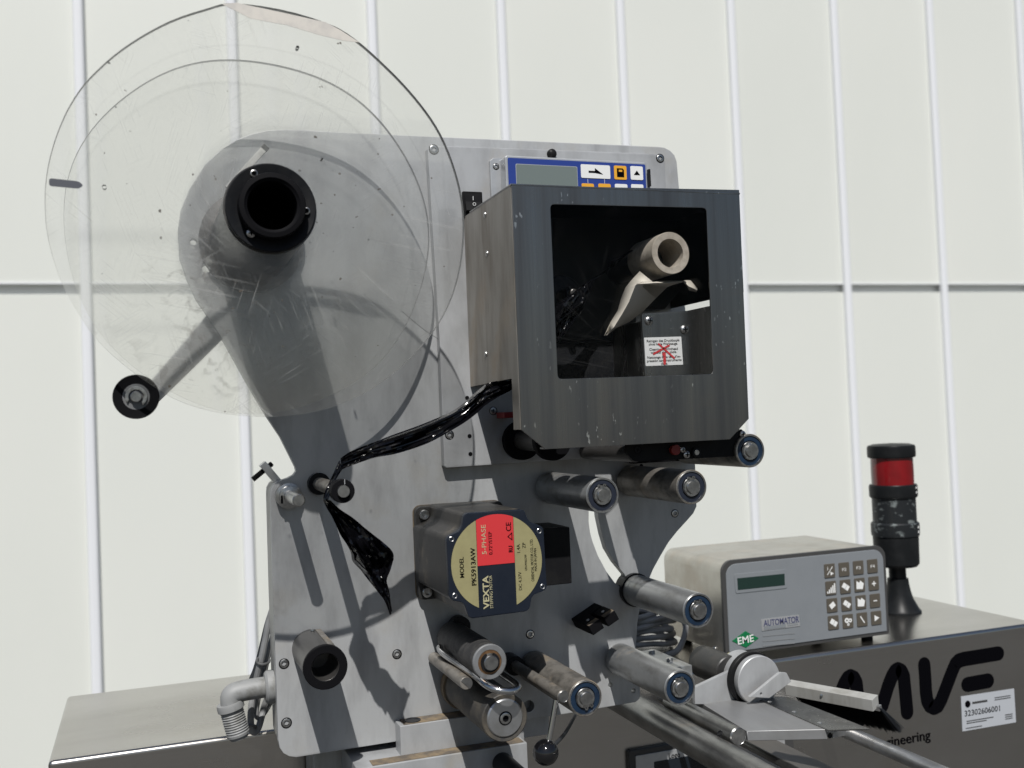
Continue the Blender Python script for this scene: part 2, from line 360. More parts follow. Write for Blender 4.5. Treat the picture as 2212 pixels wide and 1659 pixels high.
def screw(parent, x, z, Y, r, kind='hex', mat=None, name='screw'):
    mt = mat or steel_m
    if kind == 'hex':                    # socket head set in a counterbore
        h = r * .16; g = ylathe(x, z, [(r * 1.13, Y - .0001), (r, Y - .0002), (r * .98, Y - h), (r * .86, Y - h * 1.4), (r * .56, Y - h * 1.4)], 24)
        hx = ylathe(x, z, [(r * .56, Y - h * 1.4), (r * .5, Y + r * .2), (0, Y + r * .25)], 6)
        ru = ylathe(x, z, [(r * 1.22, Y - .00025), (r * 1.0, Y - .0003)], 24)
        return obj(name, [(g, mt), (hx, matblack_m), (ru, matblack_m)], mt, parent)
    h = r * (.55 if kind == 'pan' else .12)
    g = ylathe(x, z, [(r, Y), (r, Y - h * .45), (r * .85, Y - h * .8), (r * .5, Y - h), (0, Y - h * 1.08)], 24)
    parts = [(g, mt)]
    a0 = random.uniform(-20, 20)
    for k in range(2):
        c = prism(rrect(-r * .62, r * .62, -r * .13, r * .13, r * .05, 2), Y - h * 1.16, Y - h * .5)
        parts.append((xform(c, Matrix.Translation((x, 0, z)) @ Matrix.Rotation(math.radians(a0 + 90 * k), 4, 'Y')), matblack_m))
    if kind == 'flat': parts.append((ylathe(x, z, [(r * 1.2, Y - .00025), (r * 1.0, Y - .0003)], 24), matblack_m))
    return obj(name, parts, mt, parent)
def pscrew(parent, px, Y, r, kind='hex', mat=None):
    q = Q(*px, Y); return screw(parent, q[0], q[1], Y, r, kind, mat)

# ================================================================== SETTING
bm = bmesh.new(); bmesh.ops.create_grid(bm, x_segments=1, y_segments=1, size=60)
obj('ground', bm, ground_m, None, 0, kind='structure')
# ---- clad wall behind
TH = math.radians(1.88); WU = Vector((math.cos(TH), -math.sin(TH), 0)); WN = Vector((-math.sin(TH), -math.cos(TH), 0))
W0 = P(1106, 829, 3.2)
def PW(x, y):
    v = ray(x, y); t = (W0 - CAM).dot(WN) / v.dot(WN); p = CAM + v * t; return (p - W0).dot(WU), p.z
ribs = [PW(x, 0)[0] for x in (168.8, 496, 799.5, 1078, 1336, 1578, 1797, 2004)]
sp = sum((ribs[i] - ribs[0]) * i for i in range(8)) / sum(i * i for i in range(8)); r0 = sum(r - sp * i for i, r in enumerate(ribs)) / 8
zs_lo = PW(1106, 633)[1]; zs_hi = PW(1106, 612)[1]
wall = empty('building_wall', (W0.x, W0.y, 0), 'white panelled building wall with raised vertical joint strips and one grey horizontal seam', 'wall')
WM = Matrix((WU, -WN, Vector((0, 0, 1)))).transposed().to_4x4(); WM.translation = Vector((W0.x, W0.y, 0))
def wbox(name, u0, u1, d0, d1, z0, z1, mat, bev=0.0): return obj(name, xform(box(u0, u1, d0, d1, z0, z1, bev), WM), mat, wall)
wbox('seam_recess', r0 - 4 * sp, r0 + 12 * sp, .03, .06, zs_lo - .02, zs_hi + .02, seam_m)
for k in range(-4, 12):
    u0, u1 = r0 + k * sp + .002, r0 + (k + 1) * sp - .002
    wbox('cladding_panel', u0, u1, 0, .05, zs_hi, 4.2, wall_m[k % 3], .002)
    wbox('cladding_panel', u0, u1, 0, .05, 0.02, zs_lo, wall_m[(k + 1) % 3], .002)
    wbox('drip_lip', u0, u1, -.004, .004, zs_hi - .004, zs_hi + .002, rib_m)
for k in range(-4, 13):
    u = r0 + k * sp
    prof = [(-.021, 0), (-.0205, -.013), (-.015, -.020), (-.006, -.023), (.006, -.023), (.015, -.020), (.0205, -.013), (.021, 0)]
    vs = [(u + a, d + .0005, z) for z in (0.02, 4.2) for a, d in prof]; n = len(prof)
    fs = [[i, i + 1, n + i + 1, n + i] for i in range(n - 1)] + [list(range(n)), list(range(n, 2 * n))]
    obj('joint_strip', xform(bmesh_from(vs, fs), WM), rib_m, wall, 50)

# ================================================================== CABINET
YC = .10; ZT = P(1106, 1648 - (1106 - 103) * 302 / 2109, YC).z
XL, XR = P(103, 1648, YC).x, PZ(2300, 1333, ZT).x
YB = PZ(143.2, 1503.5, ZT).y
XR = 1.075
cab = empty('steel_cabinet', ((XL + XR) / 2, (YC + YB) / 2, 0), 'long brushed stainless steel cabinet with large black logo letters on its dark front', 'cabinet')
obj('cabinet_body', box(XL, XR, YC, YB, .06, ZT, .0045, 3), cab_m, cab)
obj('plinth', box(XL + .04, XR - .04, YC + .03, YB - .03, 0, .0605), matblack_m, cab)
Z4 = lambda pts: zs(2940, 2205, pts)
def cabpoly(px): return QS(px, YC)
def sw(path, hw=57): return [stroke([Q(*zc(2940, 2205, a, b), YC) for a, b in path], P(*zc(2940, 2205, hw, 0), YC).x - P(*zc(2940, 2205, 0, 0), YC).x)]
lamb = [(905, 1085), (960, 905), (995, 815), (1025, 765), (1050, 750), (1080, 765), (1103, 810), (1112, 900), (1122, 1000), (1135, 1145)]
letters = [lamb, [(a - 437, b + 66) for a, b in lamb],
    [(1292, 705), (1300, 800), (1308, 950), (1320, 1040), (1345, 1085), (1382, 1103), (1420, 1085), (1450, 1030), (1500, 900), (1550, 770), (1580, 700), (1610, 670), (1660, 655), (1800, 632), (1975, 603)],
    [(1690, 890), (1880, 855)]]
for i, L in enumerate(letters):
    hw_ = 62 if i == 3 else 60
    obj('logo_letter', [(prism(sw([L[j], L[j + 1]], hw_)[0], YC - .0006 - .00003 * (j % 3), YC, 0), ink_m) for j in range(len(L) - 1)], ink_m, cab, 0)
q = Q(*zc(2940, 2205, 1085, 1395), YC); text(cab, 'Engineering', q[0] + .001, q[1], YC - .0006, .0125, ink_m, 0, P(*zc(2940, 2205, 1345, 1395), YC).x - P(*zc(2940, 2205, 820, 1395), YC).x, .008)
SK = cabpoly(Z4([(1627, 1000), (2116, 926), (2134, 1236), (1641, 1320)]))
obj('asset_sticker', prism(SK, YC - .0008, YC - .0002), sticker_m, cab, 0)
def onquad(qd, u, v):
    a = Vector(qd[0]).lerp(Vector(qd[1]), u); b = Vector(qd[3]).lerp(Vector(qd[2]), u); return a.lerp(b, v)
wq = (Vector(SK[1]) - Vector(SK[0])).length
rs = math.degrees(math.atan2(SK[1][1] - SK[0][1], SK[1][0] - SK[0][0]))
q = onquad(SK, .38, .5); text(cab, '32302606001', q[0], q[1], YC - .001, wq * .085, ink_m, rs, wq * .66, .01)
q = onquad(SK, .115, .24); plane_poly(cab, 'sticker_emblem', circ(q[0], q[1], wq * .05), YC - .0009, ink_m)
for (u0, u1, v) in ((.2, .48, .2), (.62, .92, .17), (.62, .92, .23), (.08, .58, .72), (.08, .45, .78), (.06, .36, .92), (.8, .94, .72), (.8, .94, .78), (.8, .94, .84)):
    a, b = onquad(SK, u0, v), onquad(SK, u1, v); t = wq * (.012 if v != .2 else .03)
    plane_poly(cab, 'printed_rule', [(a[0], a[1]), (b[0], b[1]), (b[0], b[1] - t), (a[0], a[1] - t)], YC - .0009, bezel_m)
Z5 = lambda u, v: Q(*zc(2300, 2750, u, v, 400), YC)
a = Z5(270, 335); hm = obj('operator_panel', prism(rrect(a[0], a[0] + .21, a[1] - .14, a[1], .004), YC - .006, YC, .001), bezel_m, cab)
a = Z5(400, 432); obj('panel_face', prism(rrect(a[0], a[0] + .19, a[1] - .12, a[1], .002), YC - .0072, YC - .0055, .0003), silver_m, hm)
a = Z5(780, 548); obj('screen', prism(rrect(a[0], a[0] + .15, a[1] - .09, a[1], .001), YC - .0078, YC - .007), scr_m, hm, 0)
a = Z5(1200, 408); text(hm, 'Logo', a[0], a[1], YC - .0075, .006, ink_m, 0, .014, .015)

# ---- controller standing on the cabinet
ZF = ZT + .007
c0 = PZ(1568, 1418, ZF); YF = c0.y; X0 = c0.x; X1 = P(1922, 1379, YF).x; Z1 = P(1560, 1212, YF).z
YK = (D + YF) * 1.138 - D
ct = empty('label_controller', ((X0 + X1) / 2, (YF + YK) / 2, ZT), 'grey fronted stainless controller box with small display and sixteen brown keys, on the cabinet', 'controller')
hull = lambda g: [(X0 + g, ZF + g), (X1 - g, ZF + g)] + [(X1 - g - .014 + .014 * math.cos(math.radians(a)), Z1 - g - .014 + .014 * math.sin(math.radians(a))) for a in range(0, 91, 15)] + [(X0 + g + .014 + .014 * math.cos(math.radians(a)), Z1 - g - .014 + .014 * math.sin(math.radians(a))) for a in range(90, 181, 15)]
obj('case', prism(hull(.0012), YF + .004, YK, .0008), ctrlbody_m, ct)
obj('bezel', prism(hull(0), YF, YF + .0045, .0006), bezel_m, ct)
fr = obj('front_panel', prism(hull(.0045), YF - .0012, YF + .001, .0004), ctrlfront_m, ct)
for x in (X0 + .018, X1 - .018):
    for y in (YF + .02, YK - .02): obj('foot', lathe((x, y, ZT), (0, 0, 1), [(0, 0), (.007, 0), (.007, .0075), (0, .0075)], 16), black_m, ct)
for u, v in ((185, 950), (648, 1115)):
    p = PX(*zc(2400, 1950, u, v, 960), X0 + .0012); obj('screw', lathe(p, (-1, 0, 0), [(.0035, 0), (.0033, .0012), (.002, .002), (0, .0022)], 16), steel_m, ct)
Z6 = lambda u, v: Q(*zc(2400, 1950, u, v, 960), YF)
def cq(pts): return [Z6(*p) for p in pts]
obj('display_surround', prism(rquad(cq([(806, 466), (1262, 424), (1266, 588), (820, 634)]), .003), YF - .0018, YF - .001, .0002), ctrlfront_m, ct)
obj('display', prism(cq([(832, 502), (1240, 462), (1243, 560), (838, 602)]), YF - .0021, YF - .0016), lcdg_m, ct, 0)
KW = (Z6(1755, 425)[0] - Z6(1630, 437)[0]) * .36
CX = [(1630, 437), (1755, 425), (1878, 410), (2000, 397)]
for r in range(4):
    for c in range(4):
        u, v = CX[c]; u += 11 * r; v += 149 * r; x, z = Z6(u, v); y = YF - .0022
        k = obj('key', prism(rrect(x - KW, x + KW, z - KW * 1.1, z + KW * 1.1, .0012), y, YF - .001, .0003), key_m, ct)
        ic = (r, c); y -= .0001; s = KW
        if r == 0 and c: text(k, 'F%d' % (c + 1), x, z, y, s * .5, white_m, 0, s * .8)
        elif ic == (1, 3): text(k, '+', x, z, y, s * 1.1, white_m, 0, s * .8, .02)
        elif ic == (2, 3): plane_poly(k, 'symbol', [(x - s * .35, z - s * .08), (x + s * .35, z - s * .08), (x + s * .35, z + s * .08), (x - s * .35, z + s * .08)], y, white_m)
        elif ic == (3, 3): plane_poly(k, 'symbol', [(x - s * .4, z + s * .5), (x - s * .4, z - s * .5), (x + s * .55, z)], y, white_m)
        elif ic == (0, 0):
            text(k, '1', x - s * .4, z + s * .4, y, s * .6, white_m); plane_poly(k, 'symbol', stroke([(x - s * .5, z - s * .6), (x + s * .5, z + s * .6)], s * .05), y, white_m)
            plane_poly(k, 'symbol', [(x + s * .1, z - s * .15), (x + s * .1, z - s * .75), (x + s * .7, z - s * .45)], y, white_m)
        elif ic == (1, 0):
            for i in range(5): plane_poly(k, 'symbol', [(x - s * .8 + i * s * .34, z - s * .8), (x - s * .58 + i * s * .34, z - s * .8), (x - s * .58 + i * s * .34, z - s * .5 + i * s * .3), (x - s * .8 + i * s * .34, z - s * .5 + i * s * .3)], y, white_m)
        elif c == 2 and r in (1, 2): plane_poly(k, 'symbol', [(x - s * .7, z - s * .6), (x + s * .5, z - s * .7), (x + s * .75, z + s * .2), (x + s * .1, z + s * .7), (x - s * .1, z + s * .35), (x - s * .65, z + s * .7)], y, white_m)
        elif ic == (3, 2): plane_poly(k, 'symbol', stroke([(x - s * .35, z + s * .5), (x + s * .35, z - s * .5)], s * .09), y, white_m)
        elif ic == (3, 1):
            for dx, dz, rr in ((-.25, .15, .42), (.4, .1, .33), (.0, -.5, .22)): plane_poly(k, 'symbol', circ(x + dx * s, z + dz * s, rr * s, 10), y, white_m, holes=[circ(x + dx * s, z + dz * s, rr * s * .4, 8)])
        else:
            ang = math.radians(35 if ic == (2, 0) else -35)
            for o_, w_ in ((-.3, .35), (.4, .28)) if ic != (2, 0) else ((0, .5),):
                cx, cz = x + o_ * s * math.cos(ang), z + o_ * s * math.sin(ang)
                plane_poly(k, 'symbol', [(cx + a * s * math.cos(ang) - b * s * math.sin(ang), cz + a * s * math.sin(ang) + b * s * math.cos(ang)) for a, b in ((-w_, -.4), (w_, -.4), (w_, .4), (-w_, .4))], y, white_m)
st = cq([(1040, 857), (1365, 816), (1375, 914), (1048, 957)])
sk = obj('name_sticker', prism(st, YF - .0018, YF - .001), silver_m, ct, 0)
q = onquad(st, .52, .36); text(sk, 'AUTOMATOR', q[0], q[1], YF - .002, .0075, navyink_m, 0, .049, .015)
for u0, u1, v in ((.06, .62, .78), (.66, .95, .66), (.66, .95, .82)):
    a, b = onquad(st, u0, v), onquad(st, u1, v); t = .0042 if v == .78 else .0008
    plane_poly(sk, 'printed_rule', [(a[0], a[1] + t / 2), (b[0], b[1] + t / 2), (b[0], b[1] - t / 2), (a[0], a[1] - t / 2)], YF - .0019, ctrlfront_m)
em = cq([(790, 1043), (905, 958), (1018, 1017), (908, 1100)])
e = obj('maker_emblem', prism(em, YF - .0018, YF - .001), green_m, ct, 0)
q = onquad(em, .5, .5); text(e, 'EME', q[0], q[1] + .0002, YF - .002, .0085, white_m, 4, .0215, .012)
for v in (985, 1030, 1070):
    a, b = Z6(1055, v + 12), Z6(1330, v - 14); plane_poly(ct, 'printed_rule', [(a[0], a[1]), (b[0], b[1]), (b[0], b[1] - .0012), (a[0], a[1] - .0012)], YF - .0014, M('faint_print_%d' % v, (.2, .21, .22), .5))

# ---- signal tower
tb = PZ(1943, 1321, ZT); TX, TY = tb.x, tb.y
TS = (P(1993, 1200, TY).x - P(1943, 1200, TY).x) / 50 * .76   # metres per px there
tz = lambda y: P(1921 + (y - 958) * .058, y, TY).z
tw = empty('signal_tower', (TX, TY, ZT), 'black signal tower with one red lamp module standing on the cabinet', 'signal light')
def tpart(name, prof, mat): return obj(name, lathe((TX, TY, 0), (0, 0, 1), [(r * TS, tz(y) if y < 1330 else ZT) for r, y in prof], 40), mat, tw)
tpart('base', [(0, 1340), (48, 1340), (48, 1318), (44, 1314), (37, 1302), (31, 1290), (27, 1276), (24, 1260), (23, 1249), (0, 1249)], tower_m)
tpart('neck', [(0, 1250), (19, 1250), (19, 1221), (0, 1221)], tower_m)
tpart('terminal_body', [(0, 1222), (44, 1222), (49, 1216), (50, 1160), (50, 1155), (0, 1155)], tower_m)
tpart('collar', [(0, 1156), (52, 1156), (53, 1150), (53, 1130), (50, 1127), (0, 1127)], towerw_m)
tpart('dark_module', [(0, 1128), (48, 1128), (48, 1073), (0, 1073)], towerw_m)
tpart('collar', [(0, 1074), (51, 1074), (53, 1070), (53, 1049), (51, 1046), (0, 1046)], tower_m)
tpart('red_lens', [(0, 1047), (46.5, 1047), (47, 1020), (46.5, 987), (0, 987)], redlens_m)
tpart('cap', [(0, 988), (51, 988), (53, 985), (53, 966), (51, 962), (40, 959), (0, 957)], tower_m)
for y0, y1 in ((1050, 1056), (1060, 1066), (1134, 1140), (1144, 1150)):
    p = Vector((TX + 53.4 * TS * math.sin(.5), TY - 53.4 * TS * math.cos(.5), tz((y0 + y1) / 2)))
    obj('arrow_mark', lathe(p, (math.sin(.5), -math.cos(.5), 0), [(3.2 * TS, -.0004), (3 * TS, .0004), (0, .0005)], 3), white_m, tw)

# ---- coiled cable on the cabinet
cc = PZ(1393, 1402, ZT)
pts = []
for i in range(80):
    a = i / 80 * 2 * math.pi * 6; rr = .033 + .004 * math.sin(i * 1.7)
    pts.append((cc.x + rr * math.cos(a) * 1.1, cc.y + rr * math.sin(a) * .8, ZT + .004 + i / 80 * .045 + .003 * math.sin(i * .9)))
cl = empty('coiled_cable', (cc.x, cc.y, ZT), 'grey cable wound in a loose coil beside the controller on the cabinet', 'cable')
obj('cable', tube(pts, .0034, 8, 3), cable_m, cl)
obj('cable_tie_end', tube([(cc.x + .03, cc.y - .03, ZT + .05), (cc.x + .036, cc.y - .04, ZT + .03), (cc.x + .02, cc.y - .05, ZT + .008), (cc.x + .0, cc.y - .055, ZT + .0035)], .0036, 8), cable_m, cl)

# ================================================================== LABEL APPLICATOR
ap = empty('label_applicator', (.32, 0.07, 0), 'grey aluminium label applicator with clear reel discs, guide rollers and stepping motor', 'label applicator')
outline = [(734, 286), (1424, 317), (1436, 319), (1448, 325.5), (1457, 335), (1462, 349), (1467, 405), (1480, 655), (1494, 850), (1502, 1004),
    (1505, 1094), (1498, 1109), (1484, 1125), (1463, 1148), (1444, 1172), (1427.6, 1200), (1411, 1230), (1404, 1247), (1396, 1265), (1388, 1290),
    (1382, 1315), (1377, 1348), (1374, 1399), (1378, 1450), (1383, 1490), (1384, 1503), (1380, 1512), (1372, 1517), (1296, 1530), (851, 1602.6),
    (640, 1636), (625, 1634), (612, 1627), (604, 1615), (601, 1598), (590.7, 1282), (585, 1070), (586, 1056), (592, 1046), (602, 1039),
    (621, 1033), (634, 1026), (640, 1018), (638, 1009), (606, 945), (576, 900), (540, 840), (477, 727), (447, 681), (423, 645.6), (404.5, 606),
    (388, 556.6), (384.6, 495.6), (390, 456), (409, 409), (442, 357), (475, 325), (518, 299), (545, 289), (577, 282), (619, 279.5), (680, 282)]
slot = [(1272, 1095), (1272, 1127), (1275, 1150), (1280, 1169), (1291.7, 1200), (1310.5, 1235), (1328, 1258.5), (1340, 1268), (1352, 1262), (1350, 1242),
    (1327, 1214), (1310.5, 1186), (1301, 1155), (1293, 1118), (1290, 1090), (1280, 1086)]
hol = [QS(slot)]
for (x, y), r in (((418, 522), .0028), ((446, 580), .0036), ((1318.6, 1479.5), .0022), ((1368.4, 1492.3), .0022)): hol.append(circ(*Q(x, y), r, 16))
for u, v in ((1187, 1090),): hol.append(circ(*Q(*zc(1500, 2205, u, v)), .0055, 16))
mp = obj('mounting_plate', prism(QS(outline), 0, .010, .0006, hol), plate_m, ap)
hs = [(1050, 1050), (602, 1040), (592, 1047), (586.2, 1058), (585.4, 1072), (591, 1282), (601.3, 1597), (605, 1614), (614, 1626), (640, 1634), (845, 1599), (1050, 1560)]
obj('rear_housing', prism([(x + .0006, z) for x, z in QS(hs)], .0102, .046, .0008), house_m, ap)
for zz, x in ((1060, 612),): pass
for px, r in (((857.5, 1413), .0037), ((613.5, 1433.6), .0038), ((618.8, 1561.5), .0039), ((1145, 1370), .0036), ((1457.7, 1109), .0034)): pscrew(mp, px, 0, r)
# ---- printer plate belongs to the printer (below); rail, block, column
a = P(864, 1569, -.02); b = P(1130, 1528, -.02); zb = P(864, 1639, -.02).z
bl = obj('slide_block', box(a.x, b.x, -.02, -.0002, zb - .004, a.z, .0008), plate2_m, ap)
obj('dirt_film', box(a.x + .004, b.x - .03, -.0185, -.001, a.z + .0001, a.z + .0006), dust_m, bl)
cxz = (a.x + .012, a.z)
obj('bolt_recess', lathe((a.x + .014, -.01, a.z + .0007), (0, 0, 1), [(.0075, 0), (.0073, .0007), (.006, .0007), (.0055, .0002), (0, .0002)], 24), grip_m, bl)
a = P(806, 1658, -.036); b = P(1139, 1602.5, -.036)
zr = P(1001.8, 1625, -.036).z
rl = obj('slide_rail', box(P(770, 1650, -.036).x, b.x, -.036, .04, zr - .026, zr, .0012), plate2_m, ap)
obj('dirt_film', box(a.x, b.x - .003, -.0345, -.0205, zr + .0001, zr + .0006), dust_m, rl)
obj('lower_rail', box(P(770, 1650, -.036).x, b.x + .001, -.034, .04, zr - .05, zr - .031, .001), plate2_m, ap)
obj('rail_web', box(P(770, 1650, -.036).x + .01, b.x - .02, -.02, .035, zr - .06, zr - .001), matblack_m, ap)
obj('lower_bracket', prism(QS([(1040, 1490), (1184, 1490), (1187, 1586), (1040, 1608)], .0105), .0105, .016, .0005), plate_m, ap)
cx0, cx1 = P(674, 1645, .05).x, P(748, 1640, .05).x
obj('support_column', box(cx0, cx1, .047, .092, 0.02, CZ - .26, .002), house_m, ap)
obj('foot_plate', box(cx0 - .12, cx1 + .25, .0, .098, 0, .021, .002), house_m, ap)
obj('column_bracket', box(cx0, P(1100, 1600, .05).x, .0401, .0471, zr - .06, zr + .01, .001), house_m, ap)
x, z = Q(1085, 1648, -.036); obj('stop_rod', ycyl(x, z, .0095, -.13, -.03, .001), grip_m, ap)

# ---- reel
HX, HZ = Q(585.5, 449, -.149)
fd = [(99.8, 379.6), (116, 311.7), (135, 260), (151, 225), (184, 178), (212, 150), (264, 105.5), (317.7, 72.7), (369, 44.5), (442, 21), (477, 7), (510, 4.5), (600, 23.4), (703.6, 46.4),
    (736.4, 63.3), (778.6, 91.4), (818, 131), (851, 159), (884, 197), (921.5, 241), (952, 288), (978, 351.5), (994, 406.5), (1002.5, 462.8), (1001, 528.5), (994, 582), (978, 638.6), (949.7, 701.8),
    (893.4, 765), (860.6, 797.7), (797, 845.8), (736.4, 872.7), (661.4, 893.8), (577, 899.6), (540.4, 898.5), (456, 889), (385.7, 865.7), (350.6, 846.9), (303.7, 815), (245, 767), (198, 722.7), (170, 678), (123, 589.4), (102, 491), (96.2, 455.8)]
def outline_smooth(pl): return [(v.x, v.y) for v in catmull([(a, b, 0) for a, b in pl], 3, True)]
def disc(poly, y0, y1, hole, holes=(), lab=None):
    b_ = prism(poly, y0, y1, 0, [circ(HX, HZ, hole, 48), *holes])
    fs = [f for f in b_.faces if abs(f.normal.y) < .5]
    b2 = b_.copy(); bmesh.ops.delete(b2, geom=[f for f in b2.faces if abs(f.normal.y) < .5], context='FACES')
    bmesh.ops.delete(b_, geom=[f for f in b_.faces if abs(f.normal.y) >= .5], context='FACES')
    return obj('reel_disc', [(b2, acr_m), (b_, rim_m)], acr_m, ap, 30, label=lab)
YD = -.145
_p = outline_smooth(QS(fd, YD)); _c = (sum(a for a, b in _p) / len(_p), sum(b for a, b in _p) / len(_p))
_r = [math.hypot(a - _c[0], b - _c[1]) for a, b in _p]; _N = len(_p); fdp = []
for _i, (a, b) in enumerate(_p):
    wsum = sum(math.exp(-(k / 3.0) ** 2) for k in range(-7, 8)); rr_ = sum(_r[(_i + k) % _N] * math.exp(-(k / 3.0) ** 2) for k in range(-7, 8)) / wsum
    q_ = rr_ / _r[_i]; fdp.append((_c[0] + (a - _c[0]) * q_, _c[1] + (b - _c[1]) * q_))
hl = [circ(*Q(x, y, YD), r, 12) for x, y, r in ((643, 102, .0013), (225, 403, .0015), (696, 343, .0008), (468, 798 / 1.0, .0008))]
d1 = disc(fdp, YD, YD + .005, .03, hl, 'scratched clear acrylic front disc of the reel')
BX, BZ = (HX, HZ - .001)
bd = [(BX + (.1495 + .0012 * math.sin(3 * t) + .0008 * math.sin(7 * t + 1)) * math.cos(t), BZ + (.1495 + .0012 * math.sin(3 * t) + .0008 * math.sin(7 * t + 1)) * math.sin(t)) for t in [2 * math.pi * k / 120 for k in range(120)]]
d2 = disc(bd, -.045, -.040, .033, lab='clear acrylic rear disc of the reel')
obj('edge_tape', prism(QS([(479, 9), (511, 6.5), (600, 25.5), (703, 48.5), (736, 66), (776, 92), (740, 88), (690, 76), (620, 55), (540, 40)], YD), YD - .0006, YD - .0003), tape_m, d1, 0)
obj('dark_tape', prism(rquad(QS([(106, 385), (170, 392), (181, 401), (170, 408), (106, 402)], YD), .002), YD - .0006, YD - .0003), lead_m, d1, 0)
cr = lambda a: tube([P(x, y, YD - .0002) for x, y in a], .00022, 5, 3)
obj('crack', cr([(948, 733), (920, 715), (895, 695), (868, 672)]), rim_m, d1)
hub = obj('reel_hub', ylathe(HX, HZ, [(0, -.001), (.045, -.001), (.045, -.006), (.036, -.008), (.0345, -.03), (.0345, -.1449), (.028, -.1449), (.028, -.05), (0, -.05)][::-1], 48), tubegrey_m, ap)
fl = obj('hub_flange', ylathe(HX, HZ, [(.024, -.148), (.0325, -.1502), (.0333, -.1495), (.0333, -.1462), (.0332, -.1455), (.024, -.1455)], 64), grip_m, hub)
obj('hub_sleeve', ylathe(HX, HZ, [(.0246, -.146), (.0246, -.158), (.0238, -.1595), (.0205, -.16), (.0195, -.159), (.019, -.1585), (.0182, -.158), (.0182, -.07), (0, -.07)], 64), matblack_m, hub)
x, z = HX - .004, HZ - .011; obj('clamp_screw', ycyl(x, z, .004, -.078, -.07), grip_m, hub)
for (x, y), k in (((548.5, 375), 'hole'), ((661.5, 456), 'hole'), ((542, 504), 'pan')):
    q = Q(x, y, -.15)
    if k == 'pan': screw(hub, q[0], q[1], -.15, .0033, 'pan')
    else: obj('bushing', ylathe(q[0], q[1], [(.0028, -.149), (.0027, -.1512), (.002, -.1514), (.0017, -.151), (.0016, -.148), (0, -.1478)], 16), steel_m, hub)
obj('retaining_strip', beam(P(571, 321, -.10), P(492, 408, -.10), .003, .005), pale_m, hub)
obj('strip_tip', beam(P(576, 316, -.10), P(569, 324, -.10), .0036, .0055), grip_m, hub)
# dancer arm and its roller
ar = obj('dancer_arm', prism(QS([(500, 618), (535, 680), (335, 876), (314, 838)], .018), .012, .022, .0008), plate_m, ap)
x, z = Q(294, 857, -.122)
dr = obj('dancer_roller', ylathe(x, z, [(0, -.02), (.0151, -.02), (.0151, -.119), (.0159, -.1195), (.0160, -.122), (.0157, -.1226), (.0, -.1226)], 40), nylon_m, ap)
obj('end_cap', ylathe(x, z, [(.0163, -.114), (.0163, -.1222), (.0158, -.1232), (.0153, -.1229), (.0075, -.1225), (0, -.1225)], 40), matblack_m, dr)
obj('shaft', ycyl(x, z, .0040, -.127, .02), shaft_m, dr)
a0 = 130
cpoly = circ(x, z, .0076, 28, -55, 235 - 20) + circ(x, z, .0053, 28, 215 - 15, -45)
obj('retaining_clip', prism(cpoly, -.1243, -.1232, .0001), steel_m, dr)

# ---- guide rollers
def guide_roller(cx, cy, label, seal, body=roll_m, L=.125, r=.0152, y1=-.0005, clip=95, band=None, rpx=None):
    x, z = Q(cx, cy, -L)
    o = obj('guide_roller', ylathe(x, z, [(.0142, -L + .0012), (.0144, -L), (r - .0004, -L), (r, -L + .0005), (r, -.016), (r - .0003, -.0155), (r - .0003, -.0145), (r, -.014), (r, -.006), (r - .003, -.0055), (r - .003, y1)], 48), body, ap, label=label)
    obj('seal', ylathe(x, z, [(.0143, -L + .0013), (.0125, -L + .0008), (.0093, -L + .0009), (.0091, -L + .0022), (.0083, -L + .0022)], 40), seal, o)
    obj('outer_race', ring(x, z, .0134, .01425, -L - .0001, -L + .003), steel_m, o)
    obj('inner_race', ring(x, z, .0068, .0083, -L - .0002, -L + .003), steel_m, o)
    obj('shaft', ylathe(x, z, [(0, -L - .0032), (.0052, -L - .0032), (.0057, -L - .0026), (.0057, -L - .001), (.0052, -L - .0009), (.0052, -L - .0002), (.0069, -L - .0002), (.0069, -L + .004)], 32), shaft_m, o)
    c0, c1 = clip + 18, clip + 342
    pl = circ(x, z, .0079, 30, c0, c1) + circ(x, z, .0059, 30, c1, c0)
    g = [(prism(pl, -L - .0012, -L - .0004), steel_m)]
    for s in (c0, c1):
        ex, ez = x + .0084 * math.cos(math.radians(s)), z + .0084 * math.sin(math.radians(s)); g.append((prism(circ(ex, ez, .0015, 10), -L - .0012, -L - .0004, 0, [circ(ex, ez, .0006, 8)]), steel_m))
    obj('circlip', g, steel_m, o)
    return o
guide_roller(1508.5, 1318.5, 'blue-sealed roller on the finger of the plate', blue_m, roll_m)
guide_roller(1469, 1486, 'blue-sealed roller at the lower right corner of the plate', blue_m, roll_m)
guide_roller(1264.5, 1508, 'dust-browned blue-sealed roller beside the drive roller', blue_m, rolld_m, clip=-70)
guide_roller(1301.5, 1069.5, 'shaded roller under the printer cover', shadeseal_m, roll_m)
guide_roller(1494, 1052, 'shaded dark roller at the plate edge under the printer cover', shadeseal_m, rolld_m)
for px in ((1508.5, 1318.5),):
    x, z = Q(*px, -.125); obj('roller_boss', ycyl(x, z, .0165, -.006, .0101), grip_m, ap)

